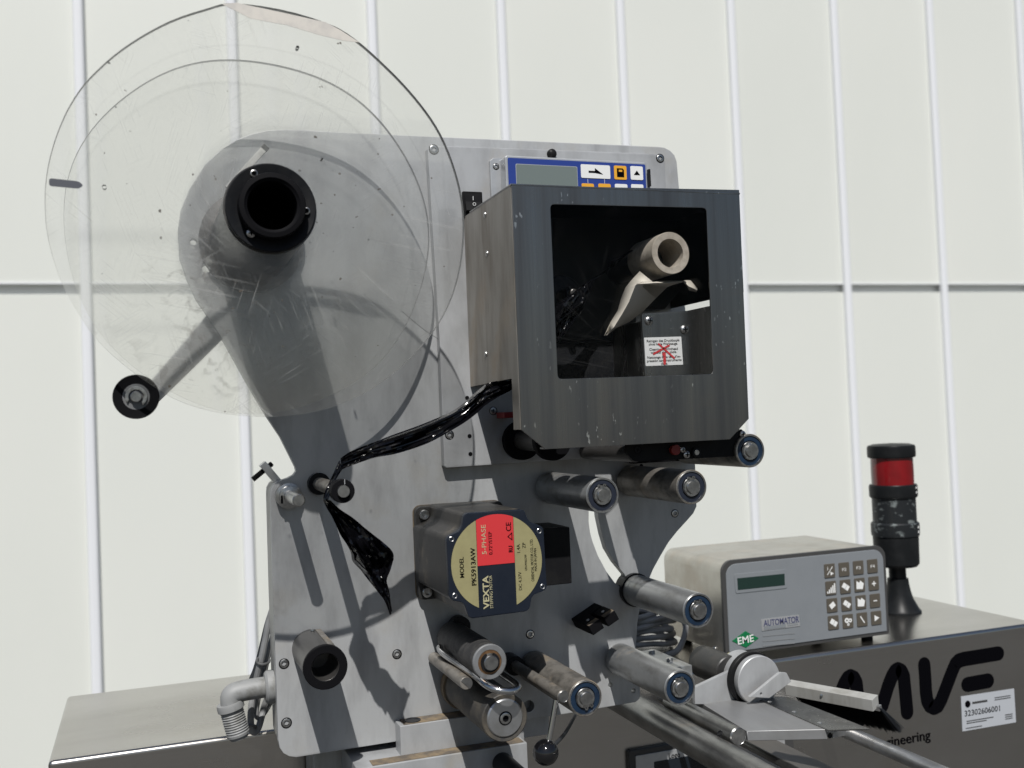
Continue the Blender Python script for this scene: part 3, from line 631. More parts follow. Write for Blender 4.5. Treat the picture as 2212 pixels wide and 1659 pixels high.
# ---- pins on the left
x, z = Q(*zc(900, 1650, 440, 510))
pn = obj('hinge_pin', ylathe(x, z, [(0, -.07), (.0045, -.07), (.0053, -.0692), (.0053, -.0125), (.0085, -.012), (.0088, -.009), (.0112, -.0085), (.0114, -.0003)], 36), shaft_m, ap)
obj('pin_marking', prism(rrect(x - .0075, x - .0058, z - .006, z + .001, .0003, 2), -.0128, -.0118), ink_m, pn)
br = obj('stop_bracket', beam(P(566, 1001, .018), P(606, 1048, .018), .012, .0065), alu_m, ap)
a, b = P(546, 1036, .018), P(588, 1001, .018)
t = (b - a).normalized()
prof = []; L = (b - a).length; nT = 14
for i in range(nT): prof += [(.0027, L * i / nT), (.0021, L * (i + .5) / nT)]
obj('set_screw', lathe(a, t, [(0, 0)] + prof + [(.0021, L), (0, L)], 14), black_m, br)
x, z = Q(742, 1061.5, -.125)
pg = obj('guide_peg', ylathe(x, z, [(0, -.1262), (.0046, -.1262), (.005, -.1255), (.005, -.0005)][::-1], 28), shaft_m, ap)
obj('collar', ring(x, z, .005, .0093, -.1232, -.112, .0005), matblack_m, pg)
obj('collar_slit', box(x + .0012, x + .0018, -.1234, -.1225, z + .0052, z + .0092), silver_m, pg)
obj('rear_collar', ring(x, z, .005, .0098, -.009, -.0006, .0004), grip_m, pg)
obj('sleeve', ring(x, z, .0051, .0058, -.1118, -.0095), rolld_m, pg)

# ---- take-up mandrel
x, z = Q(702.8, 1441, -.078)
md = obj('winding_mandrel', ylathe(x, z, [(.011, -.03), (.011, -.078), (.0116, -.0784), (.017, -.0784), (.0168, -.0776), (.0168, -.006), (.0165, -.005), (.0165, -.0004)][::-1], 56), tubegrey_m, ap)
obj('mouth_ring', ylathe(x, z, [(.0112, -.074), (.0113, -.0786), (.0116, -.0789), (.0175, -.0789), (.0181, -.0784), (.0181, -.0755), (.0172, -.0752)], 56), matblack_m, md)
obj('bore', ylathe(x, z, [(.0111, -.0785), (.011, -.03), (0, -.03)], 40), tubegrey_m, md)
obj('keyway', box(x + .0035, x + .0085, -.074, -.0065, z + .0128, z + .0172, .0006), rolld_m, md)
obj('key_pin', lathe((x + .0005, -.012, z + .0173), (0, 0, 1), [(0, 0), (.0022, 0), (.0020, .0012), (0, .0014)], 14), shaft_m, md)

# ---- motor
YM = -.115
mx, mz = .268, CZ - .1225
fz = lambda u, v: Q(*zc(1450, 1800, u, v), YM)
cap = [(735, 305), (1245, 272), (1272, 285), (1298, 350), (1322, 388), (1420, 422), (1447, 447), (1478, 985), (1460, 1015), (1435, 1030), (1358, 1058), (1338, 1085), (1322, 1180), (1290, 1212), (790, 1278), (755, 1262), (722, 1160), (695, 1128), (605, 1112), (580, 1085), (552, 555), (575, 515), (668, 470), (695, 432), (712, 330)]
capp = rquad([fz(*p) for p in cap], .002, 3)
mcx = sum(p[0] for p in capp) / len(capp); mcz = sum(p[1] for p in capp) / len(capp)
mt = obj('stepping_motor', prism(capp, YM + .006, -.004, .0006), motor_m, ap, label='dusty dark stepping motor with round gold, red and navy label')
obj('motor_cap', prism(capp, YM, YM + .0065, .0008), motorcap_m, mt)
obj('motor_flange', prism(rrect(mcx - .0425, mcx + .0425, mcz - .0425, mcz + .0425, .006), -.009, -.0003, .001), motor_m, mt)
obj('flange_grime', prism(rrect(mcx - .0432, mcx + .0432, mcz - .0432, mcz + .0432, .007), -.0008, -.0001), dust_m, mt, 0)
for sx in (-1, 1):
    for sz in (-1, 1):
        x, z = mcx + sx * .0352, mcz + sz * .0352
        obj('flange_bolt', ylathe(x, z, [(.0046, -.009), (.0046, -.0135), (.0041, -.0142), (.0025, -.0142), (.0023, -.011), (0, -.011)], 20), steel_m, mt)
for u, v in ((598, 545), (628, 1068), (1405, 470), (1437, 982)):
    x, z = fz(u, v); obj('cap_screw', ylathe(x, z, [(.0022, YM - .0002), (.0019, YM - .0004), (.0015, YM - .0002), (.0013, YM + .002), (0, YM + .0022)], 16), steel_m, mt)
lx, lz = fz(1018, 758); LR = (fz(1438, 720)[0] - fz(598, 770)[0]) / 2 * .995
xa, xb = (fz(820, 388)[0] + fz(850, 1195)[0]) / 2 - lx, (fz(1165, 348)[0] + fz(1200, 1175)[0]) / 2 - lx
zm = fz(1008, 777)[1] - lz
def seg(x0, x1, z0=-1, z1=1, n=60):
    o = []
    for k in range(n + 1):
        X = x0 + (x1 - x0) * k / n; o.append((lx + X, lz + max(z0, min(z1, math.sqrt(max(LR * LR - X * X, 0))))))
    for k in range(n, -1, -1):
        X = x0 + (x1 - x0) * k / n; o.append((lx + X, lz + min(z1, max(z0, -math.sqrt(max(LR * LR - X * X, 0))))))
    return o
lb = obj('type_label', [(prism(seg(-LR * .9995, xa), YM - .0003, YM), gold_m), (prism(seg(xb, LR * .9995), YM - .0003, YM), gold_m), (prism(seg(xa + .0003, xb - .0003, zm), YM - .00032, YM), red_m)], gold_m, mt, 0)
def mtext(s, u, v, h, mat, wpx, bold=0.0, v0=None):
    x, z = fz(u, v); k = (fz(1018, 0)[1] - fz(1018, 1000)[1]) / 1000; text(mt, s, x, z, YM - .0005, h * k, mat, 90, wpx * k, bold)
mtext('MODEL', 690, 805, 40, ink_m, 188, .018); mtext('PK5913AW', 797, 797, 46, ink_m, 345, .02)
mtext('5-PHASE', 892, 548, 46, goldink_m, 272, 0); mtext('0.72°/STEP', 954, 582, 34, ink_m, 212, .008)
mtext('VEXTA', 912, 1035, 58, goldink_m, 305, .025); mtext('STEPPING MOTOR', 960, 1030, 30, goldink_m, 300, 0)
mtext('CE', 1120, 430, 52, ink_m, 82, .012); mtext('RU', 1140, 635, 40, ink_m, 60, .03)
mtext('1.4A', 1212, 630, 34, ink_m, 78); mtext('ZP', 1262, 602, 34, ink_m, 52); mtext('DC 4.37V', 1228, 930, 32, ink_m, 168)
mtext('GPA1MA022709', 1280, 760, 22, ink_m, 148); mtext('ORIENTAL MOTOR CO., LTD.', 1338, 737, 30, ink_m, 396); mtext('MADE IN JAPAN', 1368, 733, 26, ink_m, 212)
x, z = fz(1133, 520); plane_poly(mt, 'print_mark', [(x + .0022, z - .0035), (x + .0022, z + .0035), (x - .0022, z)], YM - .0004, ink_m, .0001, [[(x + .0015, z - .0022), (x + .0015, z + .0022), (x - .0012, z)]])
a = P(1231, 1138, -.07); b = P(1239, 1260, -.07)
obj('connector_block', box(mcx + .04, a.x, -.07, -.02, b.z, a.z, .0012), black_m, mt)

# ---- sensor fork
x0, z0 = Q(1232, 1322, 0)
ROT = Matrix.Rotation(math.radians(-27), 4, 'Y')
def fork(name, cx, cz, wd, ht, y0, y1, mat, par, bev=.0006):
    return obj(name, xform(box(-wd / 2, wd / 2, y0, y1, -ht / 2, ht / 2, bev), Matrix.Translation((cx, 0, cz)) @ ROT), mat, par)
c1 = Q(*zc(1500, 2205, 1812, 362), -.0445); c2 = Q(*zc(1500, 2205, 1951, 282), -.0445)
sf = fork('label_sensor', (c1[0] + c2[0]) / 2, (c1[1] + c2[1]) / 2, .0285, .0098, -.018, -.0004, matblack_m, ap)
for c in (c1, c2):
    g = fork('sensor_jaw', c[0], c[1], .0128, .0098, -.0445, -.0178, matblack_m, sf)
    dx, dz = math.sin(math.radians(27)) * -.0049, math.cos(math.radians(27)) * .0049
    obj('dust_patch', xform(box(-.0058, .0058, -.0438, -.037, -.0002, .0003), Matrix.Translation((c[0] + dx, 0, c[1] + dz)) @ ROT), dust_m, sf)
    obj('sensor_screw', lathe((c[0] + dx * 1.0, -.03, c[1] + dz * 1.0), (dx, 0, dz), [(.0018, 0), (.0016, .0005), (0, .0006)], 12), steel_m, sf)

# ---- nip and drive rollers
x, z = Q(1057, 1429.5, -.118)
nr = obj('nip_roller', ylathe(x, z, [(.0128, -.1172), (.0146, -.1172), (.0146, -.012), (.012, -.011), (.012, -.006)], 56), knurl_m, ap)
obj('nylon_end', ring(x, z, .0102, .0146, -.1196, -.1171, .0008), nylon_m, nr)
obj('bush', ring(x, z, .0072, .0104, -.1192, -.112, .0003), rust_m, nr)
obj('shaft', ylathe(x, z, [(0, -.1232), (.0056, -.1232), (.0061, -.1226), (.0061, -.121), (.0055, -.1208), (.0055, -.1192), (.0072, -.119), (.0072, -.1)], 28), shaft_m, nr)
pl = circ(x, z, .0081, 30, 112, 428) + circ(x, z, .0062, 30, 428, 112)
obj('circlip', prism(pl, -.1206, -.1197), grip_m, nr)
ax_, az_ = Q(*zc(1500, 2205, 548, 350), -.012)
obj('nip_arm', prism(stroke([(ax_, az_), (x - .004, z + .001), (x + .006, z - .016)], .0095), -.017, -.006, .0005), grip_m, nr)
x, z = Q(1091.5, 1551.5, -.122)
dv = obj('drive_roller', ylathe(x, z, [(.0155, -.1205), (.0188, -.1212), (.0195, -.1205), (.0195, -.012), (.018, -.011)], 56), rubber_m, ap)
obj('end_cap', ylathe(x, z, [(.0055, -.1222), (.0145, -.1222), (.0155, -.1212), (.0156, -.1195)], 56), alu_m, dv)
obj('rear_flange', ylathe(x, z, [(0, -.0118), (.0212, -.0118), (.0216, -.011), (.0216, -.003), (.02, -.0024), (0, -.0024)], 48), dust_m, dv)
screw(dv, x, z, -.1222, .0047, 'hex')
U = lambda u, v, Y: P(*zc(1500, 2205, u, v), Y)
obj('wire_handle', tube([U(365, 545, -.03), U(395, 600, -.04), U(560, 715, -.075), U(700, 815, -.11), U(800, 895, -.128), U(900, 940, -.136), U(1000, 952, -.138), U(1062, 940, -.136), U(1088, 905, -.13), U(1040, 860, -.12), U(960, 805, -.105), U(880, 745, -.085)], .003, 12), chrome_m, nr)
x, z = Q(*zc(1500, 2205, 612, 880), -.105)
pr = obj('scraper_rod', ylathe(x, z, [(0, -.105), (.0048, -.105), (.0053, -.1045), (.0053, -.004)], 28), rolld_m, ap)
obj('rod_end', prism(circ(x, z, .0051, 20, -60, 150), -.1056, -.1049), shaft_m, pr)
x, z = Q(*zc(1500, 2205, 1505, 1000), -.135)
tr = obj('tension_rod', ylathe(x, z, [(0, -.135), (.0046, -.135), (.0051, -.1345), (.0051, -.012)], 28), rolld_m, ap)
obj('rod_collar', ycyl(x, z, .009, -.02, -.0005, .0005), grip_m, tr)
obj('rod_end', ycyl(x, z, .0047, -.1354, -.1349), shaft_m, tr)
lv = obj('ball_lever', tube([U(1440, 1030, -.125), U(1405, 1230, -.125), U(1365, 1440, -.125)], .0023, 14, 2), chrome_m, ap)
p = U(1343, 1515, -.125); bm = bmesh.new(); bmesh.ops.create_uvsphere(bm, u_segments=32, v_segments=20, radius=.0107); obj('ball_knob', xform(bm, Matrix.Translation(p)), gloss_m, lv)
obj('release_cable', tube([U(1640, 1120, -.02), U(1600, 1200, -.05), U(1520, 1340, -.09), U(1430, 1440, -.12), (U(1380, 1500, -.125))], .0016, 8), cabled_m, ap)

# ---- conduit on the left side
E_ = lambda u, v, Y=.024: P(*zc(700, 2205, u, v), Y)
el = obj('conduit_elbow', tube([E_(790, 905), E_(640, 925), E_(480, 955), E_(415, 990), E_(410, 1060), E_(430, 1150)], .0092, 20, 6), conduit_m, ap)
a, b = E_(805, 905), E_(718, 917)
obj('conduit_collar', lathe(a, b - a, [(0, 0), (.0145, 0), (.0147, .002), (.0147, .0062), (.0125, .0082), (0, .0082)], 28), conduit_m, el)
a, b = E_(400, 1075), E_(485, 1380); L = (b - a).length
prf = [(0, -.002), (.0112, -.002), (.0118, 0), (.0118, .004), (.0102, .005)]
for i in range(9): prf += [(.0102, .006 + i * .0022), (.0096, .0067 + i * .0022), (.0096, .0074 + i * .0022), (.0102, .0081 + i * .0022)]
prf += [(.0098, .028), (.0098, L * .8), (.008, L), (0, L)]
obj('cable_gland', lathe(a, b - a, prf, 28), conduit_m, el)
obj('elbow_rib', tube([E_(430, 905), E_(375, 935), E_(335, 1000), E_(335, 1075), E_(380, 1120), E_(465, 1135)], .0016, 8), conduit_m, el)

# ---- cables behind the plate
cb = empty('cable_bundle', E_(660, 1330, .05), 'grey and dark cables tied along the left edge of the applicator', 'cables')
obj('cable', tube([E_(830, 100, .054), E_(770, 260, .053), E_(725, 480, .052), E_(690, 650, .052), E_(655, 790, .053), E_(610, 1000, .055), E_(590, 1190, .055), E_(605, 1320, .056), E_(660, 1290, .06), E_(720, 1080, .065), E_(800, 900, .06)], .0031, 10), cable_m, cb)
obj('cable', tube([E_(840, 250, .06), E_(775, 520, .06), E_(745, 640, .06), E_(710, 800, .06), E_(660, 1000, .062), E_(640, 1160, .062), E_(690, 1180, .066), E_(800, 1000, .07)], .0028, 10), cable_m, cb)
obj('cable', tube([E_(820, 100, .065), E_(745, 330, .064), E_(690, 560, .064), E_(640, 740, .064), E_(590, 870, .064), E_(560, 1000, .066)], .0028, 10), cabled_m, cb)
obj('cable_tie', tube([E_(650, 655, .05), E_(655, 690, .048), E_(700, 705, .047), E_(750, 690, .05), E_(760, 660, .058), E_(700, 640, .062)], .0013, 8, 5, True), nylon_m, cb)
obj('cable_tie', tube([E_(565, 1270, .051), E_(600, 1265, .05), E_(640, 1275, .052), E_(620, 1290, .06)], .0012, 8, 5, True), nylon_m, cb)

# ---- peel table, brush and lower right frame
G = lambda u, v, Y: P(*zc(2400, 2560, u, v), Y)
p = G(905, 497, -.125); x, z = p.x, p.z; RR = (G(980, 497, -.125).x - G(832, 497, -.125).x) / 2 * .98
pe = obj('peel_table', ylathe(x, z, [(0, -.125), (RR - .0005, -.125), (RR, -.1245), (RR, .0), (0, 0)], 40), worn_m, ap, label='flat silver peel table fixed to a dirty rod')
obj('rod_end', ycyl(x, z, RR - .0006, -.1254, -.1249), shaft_m, pe)
obj('oil_hole', lathe(G(765, 465, -.117) + Vector((-.003, 0, .0)), (-.6, -.1, .6), [(.0028, 0), (.0026, .0012), (.0015, .0012), (.0012, 0)], 16), grip_m, pe)
ztab = G(985, 445, -.124).z
tc_ = [PZ(*zc(2400, 2560, u, v), ztab) for u, v in ((985, 445), (1725, 430), (1030, 128), (470, 128))]
tab = bmesh_from([v for v in tc_] + [v - Vector((0, 0, .0088)) for v in tc_], [[0, 1, 2, 3], [4, 5, 6, 7], [0, 1, 5, 4], [1, 2, 6, 5], [2, 3, 7, 6], [3, 0, 4, 7]])
bmesh.ops.bevel(tab, geom=tab.edges[:], offset=.0004, segments=1, affect='EDGES')
obj('table_plate', tab, M('matt_table_aluminium', (.3, .305, .31), .42, .5, (.25, .25, .25), 40, (.4, .7), (1, .2, 1)), pe)
sc_ = [PZ(*zc(2400, 2560, u, v), ztab + .0008) for u, v in ((1735, 436), (2115, 425), (1360, 130), (1030, 128))]
obj('peel_blade', bmesh_from(sc_ + [v - Vector((0, 0, .0012)) for v in sc_], [[0, 1, 2, 3], [4, 5, 6, 7], [0, 1, 5, 4], [1, 2, 6, 5], [2, 3, 7, 6], [3, 0, 4, 7]]), inox_m, pe, 0)
for u, v in ((660, 175), (1195, 175), (1420, 268), (1655, 370)):
    pp = PZ(*zc(2400, 2560, u, v), ztab + .0008); obj('rivet', lathe(pp, (0, 0, 1), [(.0022, 0), (.0016, .0005), (0, .0006)], 12), alu_m, pe)
a = G(1737, 482, -.124); obj('edge_hole', ylathe(a.x, a.z, [(.0026, -.1262), (.0022, -.1266), (.0016, -.126), (0, -.1255)], 14), grip_m, pe)
obj('blade_support', beam(G(1745, 480, -.121) , G(1860, 455, -.11), .008, .005), alu_m, pe)
# pulley, arm and motor behind the table
x, z = Q(*zc(2100, 2205, 1838, 855), -.05); pr_ = (P(*zc(2100, 2205, 2030, 855), -.05).x - P(*zc(2100, 2205, 1640, 855), -.05).x) / 2
pu = obj('pulley', ycyl(x, z, pr_, -.05, -.042, .0008, 64), plate2_m, ap)
obj('belt_ring', ring(x - .0015, z, pr_ * .9, pr_ * 1.1, -.0418, -.036, .0005, 48), black_m, pu)
obj('pulley_hub', ycyl(x - .002, z, pr_ * .98, -.0355, -.015, .0006, 48), plate2_m, pu)
V_ = lambda u, v, Y: Q(*zc(2100, 2205, u, v), Y)
obj('pulley_arm', prism([V_(1220, 905, -.03), V_(1680, 690, -.03), V_(1760, 1060, -.03), V_(1220, 1060, -.03)], -.035, -.030, .0005), plate2_m, pu)
q = V_(1450, 730, 0); obj('gear_case', ycyl(q[0], q[1], .0165, -.025, .03, .001, 40), motor_m, pu)
q = V_(1590, 720, 0); obj('yellow_band', ring(q[0] - .006, q[1], .0160, .0172, -.012, -.0095), gold_m, pu)
obj('angle_arm', prism([V_(1740, 1000, -.06), V_(2020, 775, -.06), V_(2080, 780, -.06), V_(2120, 860, -.06), V_(1920, 1010, -.06)], -.062, -.058, .0004, [circ(*V_(1843, 972, -.06), .0014, 10)]), plate_m, pu)
a, b = P(1404, 1412, .034), P(1535, 1460, -.06)
obj('support_bar', box(a.x - .006, a.x + .014, -.028, .05, a.z - .012, a.z, .0008), roll_m, ap)
for t_ in (.2, .75): obj('bolt', lathe((a.x + .003, .05 - .07 * t_, a.z), (0, 0, 1), [(.0034, 0), (.0034, .0022), (.0026, .003), (0, .003)], 12), steel_m, ap)
# brush
H_ = lambda u, v, Y: P(*zc(2940, 2205, u, v), Y)
YBk, YFr = -.035, -.115
b0 = H_(40, 915, YBk); b1 = H_(845, 1062, YFr)
bu = obj('brush_bar', beam(b0, b1, .0135, .0115, .0005, (-.3, .25, 1)), house_m, ap, label='aluminium bar of the black wiping brush')
tdir = (b1 - b0).normalized()
bri = bmesh.new(); vs, fs = [], []
for i in range(2600):
    t_ = random.random(); s = random.uniform(-.0025, .0025)
    st_ = b0.lerp(b1, t_) + Vector((.005 + s, s, -.004))
    en = st_ + Vector((.021 + random.gauss(0, .0016), -.002 + random.gauss(0, .0016), -.0245 + random.gauss(0, .0016)))
    d_ = Vector((.00035, .00025, .0002)); k = len(vs); vs += [st_ - d_, st_ + d_, en + d_ * .4, en - d_ * .4]; fs.append([k, k + 1, k + 2, k + 3])
bo = obj('bristles', bmesh_from(vs, fs), brist_m, bu, 0, kind='stuff')
obj('bristle_channel', beam(b0 + Vector((.0045, 0, -.005)), b1 + tdir * .001 + Vector((.0045, 0, -.005)), .005, .005, .0004, (-.3, .25, 1)), alu_m, bu)
q = H_(375, 1022, (YBk + YFr) / 2 - .0); obj('bar_screw', lathe(b0.lerp(b1, .42) + Vector((-.0055, -.004, 0)), (-.7, -.6, .2), [(.0016, 0), (.0014, .0008), (0, .001)], 10), steel_m, bu)
# lower frame tubes (run towards the viewer, out of the picture)
def ytube(name, px, Yr, r, y0, y1, mat):
    x, z = Q(*px, Yr); return obj(name, ycyl(x, z, r, y0, y1, .0006, 32), mat, ap)
ytube('frame_tube', zc(2400, 2560, 600, 600), -.10, .0140, -.30, .1005, worn_m)
ytube('frame_rod', zc(2400, 2560, 1180, 678), -.10, .0036, -.30, .1005, worn_m)
ytube('frame_tube', zc(2940, 2205, 1000, 1510), -.02, .0075, -.30, .1005, alu_m)
a = P(1660, 1630, -.03)
obj('frame_plate', box(a.x - .006, a.x + .075, -.25, .1005, a.z - .030, a.z - .024, .0006), frame_m, ap)

# ================================================================== PRINTER
YP = -.010
pr0 = P(1210, 995, YP)
pt = empty('label_printer', (pr0.x, YP / 2, pr0.z), 'dark stainless printer cover with a clear window, bolted to the applicator plate', 'printer')
ppoly = [(924, 322), (932, 316), (987, 316.5), (1307, 328), (1422, 332.6), (1431, 337), (1436, 349), (1438.6, 405), (1450, 655), (1466, 975), (1185, 995.5), (965, 1010.5), (960, 1006), (955.5, 894), (949.7, 734)]
pp = obj('printer_plate', prism(QS(ppoly, YP), YP, -.0002, .0005), plate2_m, pt)
pscrew(pp, (937, 323), YP, .0040); pscrew(pp, (1425.8, 342), YP, .0038)
for u, v, r, k in ((490, 838, .0033, 'flat'), (87, 1058, .0036, 'hex')): pscrew(pp, zc(1650, 1200, u, v), YP, r, k)
for u, v in ((250, 718), (272, 1070), (280, 1235), (1855, 1345)):
    q = Q(*zc(1650, 1200, u, v), YP); obj('threaded_hole', ylathe(q[0], q[1], [(.002, YP - .0002), (.0017, YP - .0002), (.0015, YP - .0001), (0, YP - .0001)], 14), matblack_m, pp)
# rocker switch
a, b = P(999.5, 412.5, YP - .004), P(1044, 459, YP - .004)
sw_ = obj('rocker_switch', prism(rrect(a.x, b.x, b.z - .006, a.z, .001, 2), YP - .0035, YP, .0006), black_m, pt)
rk = bmesh_from([(a.x + .002, YP - .0035, a.z - .002), (b.x - .002, YP - .0035, a.z - .002), (b.x - .002, YP - .0045, (a.z + b.z) / 2), (a.x + .002, YP - .0045, (a.z + b.z) / 2), (b.x - .002, YP - .0078, b.z + .001), (a.x + .002, YP - .0078, b.z + .001), (b.x - .002, YP - .0035, b.z - .001), (a.x + .002, YP - .0035, b.z - .001)], [[0, 1, 2, 3], [3, 2, 4, 5], [5, 4, 6, 7], [0, 3, 5, 7], [1, 2, 4, 6]])
obj('rocker', rk, black_m, sw_, 0)
xm = (a.x + b.x) / 2; text(sw_, 'I', xm, a.z - .0065, YP - .0047, .004, white_m); text(sw_, 'O', xm, b.z + .007, YP - .0078, .0032, white_m)
# control panel
B_ = lambda u, v, Y: Q(*zc(1800, 520, u, v, 680), Y)
YB1 = YP - .018
fl_ = obj('panel_bracket', prism([B_(122, 268, YP - .004), B_(160, 236, YP - .004), B_(330, 240, YP - .004), (B_(330, 240, YP - .004)[0], P(1105, 400, -.143).z + .002), (B_(122, 268, YP - .004)[0], P(1105, 400, -.143).z + .002)], YP - .004, YP, .0006), silver_m, pt)
pscrew(fl_, zc(1800, 520, 195, 340, 680), YP - .004, .0026)
tl, trr = B_(305, 212, YB1), B_(2032, 275, YB1); zt_ = (tl[1] + trr[1]) / 2 + .0; zl_ = P(1105, 400, -.143).z + .003
cp = obj('control_panel', prism(rrect(tl[0], trr[0], zl_, zt_, .0028), YB1, YP - .0035, .0012), silver_m, pt)
y = YB1 - .0003
obj('membrane', prism(rrect(tl[0] + .0024, trr[0] - .0018, zl_ + .0024, zt_ - .0024, .0015), y, YB1 + .0002), panelblue_m, cp, 0)
la, lb_ = B_(440, 310, y), B_(1178, 330, y)
obj('display_frame', prism(rrect(la[0] - .0006, lb_[0] + .0006, zl_ + .004, la[1] + .0004, .0014), y - .0001, y), silver_m, cp, 0)
obj('display', prism(rrect(la[0], lb_[0], zl_ + .004, la[1] - .0002, .0012), y - .0004, y - .0001), lcd_m, cp, 0)
def btn(u0, v0, u1, v1, mat):
    p0, p1 = B_(u0, v0, y), B_(u1, v1, y); return obj('button', prism(rrect(p0[0], p1[0], p1[1], p0[1], .0014), y - .0005, y, .0001), mat, cp), (p0[0] + p1[0]) / 2, (p0[1] + p1[1]) / 2
k, x, z = btn(1225, 312, 1590, 494, white_m); plane_poly(k, 'arrow', [(x - .0075, z - .0012), (x - .0008, z - .0012), (x + .0075, z - .0024), (x - .0008, z + .0034), (x - .0008, z + .0006), (x - .0075, z + .0006)], y - .0006, ink_m)
k, x, z = btn(1630, 328, 1790, 504, yellow_m)
plane_poly(k, 'disk_symbol', [(x - .0038, z - .0042), (x + .0038, z - .0042), (x + .0038, z + .0028), (x + .0024, z + .0042), (x - .0038, z + .0042)], y - .0006, ink_m, .0002, [[(x - .0018, z + .0008), (x + .002, z + .0008), (x + .002, z + .0032), (x - .0018, z + .0032)]])
k, x, z = btn(1830, 334, 1990, 508, white_m); plane_poly(k, 'arrow', [(x - .0033, z - .0018), (x + .0033, z - .0018), (x, z + .0024)], y - .0006, ink_m)
for u0, u1, v, mt_ in ((1237, 1392, 545, yellow_m), (1440, 1597, 548, yellow_m), (1642, 1800, 551, white_m), (1840, 1995, 555, white_m)):
    btn(u0, v, u1, v + 120, mt_)
    if mt_ is yellow_m: a, b = B_((u0 + u1) / 2 - 3, 494, y), B_((u0 + u1) / 2 + 3, v, y); plane_poly(cp, 'printed_rule', [(a[0], a[1]), (b[0], a[1]), (b[0], b[1]), (a[0], b[1])], y - .0001, white_m)
q = Q(1190.6, 333, YP); obj('blanking_plug', ylathe(q[0], q[1], [(.0046, YP), (.0046, YP - .003), (.003, YP - .0045), (0, YP - .005)], 20), black_m, pt)
a = B_(2062, 430, YP); obj('panel_clip', beam(P(*zc(1800, 520, 2056, 375, 680), YP - .004), P(*zc(1800, 520, 2068, 585, 680), YP - .004), .004, .0022), grip_m, pt)

# cover
YV = -.143
XV = P(1105, 400, YV).x
fpoly = [(1105, 400), (1597, 410), (1617.7, 904.5), (1577, 949), (1178, 970.6), (1132, 928)]
wpoly = [(1188.6, 441), (1526, 449), (1541, 808), (1205, 819)]
fp = QS(fpoly, YV); fp[0] = (XV, fp[0][1]); fp[5] = (XV, fp[5][1])
wp = rquad(QS(wpoly, YV), .004)
cv = obj('cover_front', prism(fp, YV, YV + .0016, .0003, [wp]), inox_m, pt, label='dark brushed front of the printer cover')
obj('window', prism([(a + (a - .405) * .004, b) for a, b in wp], YV + .0004, YV + .0015), acrw_m, cv, 0)
ztop = fp[0][1]; zside = PX(1112, 817, XV).z; zsb = PX(1000, 838, XV).z; zfl = fp[5][1]
ysm = PX(1047, 640, XV).y
def yz(poly, x0, x1):
    b_ = prism(poly, x0, x1, .0002)      # poly is (Y, Z)
    for v in b_.verts: a, t, c = v.co; v.co = (t, a, c)
    bmesh.ops.reverse_faces(b_, faces=b_.faces); return b_
s1 = obj('cover_side', yz([(YV + .0017, ztop), (ysm - .0003, ztop), (ysm - .0003, zside + (zsb - zside) * .55), (YV + .018, zside), (YV + .018, zfl), (YV + .0017, zfl)], XV - .0004, XV + .0012), inoxside_m, pt, label='brown-mottled left side of the printer cover')
obj('rear_side_panel', yz([(ysm, ztop), (YP - .0005, ztop), (YP - .0005, zsb), (ysm, zside + (zsb - zside) * .55)], XV - .0002, XV + .0012), inoxside_m, pt)
obj('cover_top', box(XV - .0006, fp[1][0] + .0005, YV - .0002, YP - .02, ztop - .0002, ztop + .0014, .0003), inox_m, pt)
obj('dark_underside', box(XV + .0014, fp[1][0] - .001, YV + .002, YP - .0006, ztop - .0022, ztop - .0005), matblack_m, pt)  # black sheet added to keep the underside of the cover top dark
zrs = P(1532, 647.5, -.084).z; obj('right_side_panel', box(fp[1][0] - .0012, fp[1][0] + .0006, YV + .0018, YP - .0006, zrs, ztop - .0003), matblack_m, pt)
zb_ = fp[4][1]; obj('cover_lip', box(fp[4][0], fp[3][0], YV + .0016, YV + .012, zb_, zb_ + .0014), inox_m, pt)
for px in ((1047.5, 464), (1052, 548), (1049.5, 765)):
    p = PX(*px, XV - .0004); obj('rivet', lathe(p, (-1, 0, 0), [(.0028, 0), (.0026, .0006), (.001, .0009), (0, .0009)], 16), steel_m, s1)
# inside the cover
N_ = lambda u, v, Y: Q(*zc(1980, 650, u, v), Y)
YI = -.03
zrs = P(1532, 647.5, -.084).z
ip = [(XV + .003, ztop - .002), (fp[1][0] - .0015, ztop - .002), (fp[1][0] - .0015, P(1500, 630, YI).z), (P(1436, 668, YI).x, P(1436, 668, YI).z), (N_(1000, 1330, YI)[0], P(1436, 668, YI).z), (N_(1000, 1900, YI)), (XV + .004, N_(0, 1900, YI)[1])]
obj('mechanism_wall', prism(ip, YI, YP - .001, .0005), mech_m, pt)
mb = [N_(262, 1560, -.06), N_(1060, 1520, -.06), N_(1060, 2000, -.06), N_(262, 2000, -.06)]
obj('lower_dark_block', prism(mb, -.06, -.0305, .001), grip_m, pt)  # plain dark block across the lower left of the window
bp = rquad([N_(1047, 1292, -.12), N_(1460, 1268, -.12), N_(1800, 1195, -.12), N_(1830, 1990, -.12), N_(1085, 2010, -.12)], .003)
bk = obj('print_head_bracket', prism(bp, -.12, -.118, .0003), inox_m, pt)
obj('bracket_return', box(bp[0][0] - .0002, bp[0][0] + .0016, -.1178, -.06, N_(0, 2000, -.12)[1], bp[2][1] - .006), inox_m, bk)
for px in ((1401.8, 693), (1478, 712)): pscrew(bk, px, -.12, .0040, 'pan')
R_ = lambda u, v: Q(*zc(2050, 1150, u, v, 650), -.12)
stq = [R_(1240, 396), R_(1713, 382), R_(1737, 740), R_(1260, 758)]
stk = obj('warning_sticker', prism(rquad(stq, .0008), -.1206, -.1201), white_m, bk, 0)
sang = math.degrees(math.atan2(stq[1][1] - stq[0][1], stq[1][0] - stq[0][0])); sW = (Vector(stq[1]) - Vector(stq[0])).length
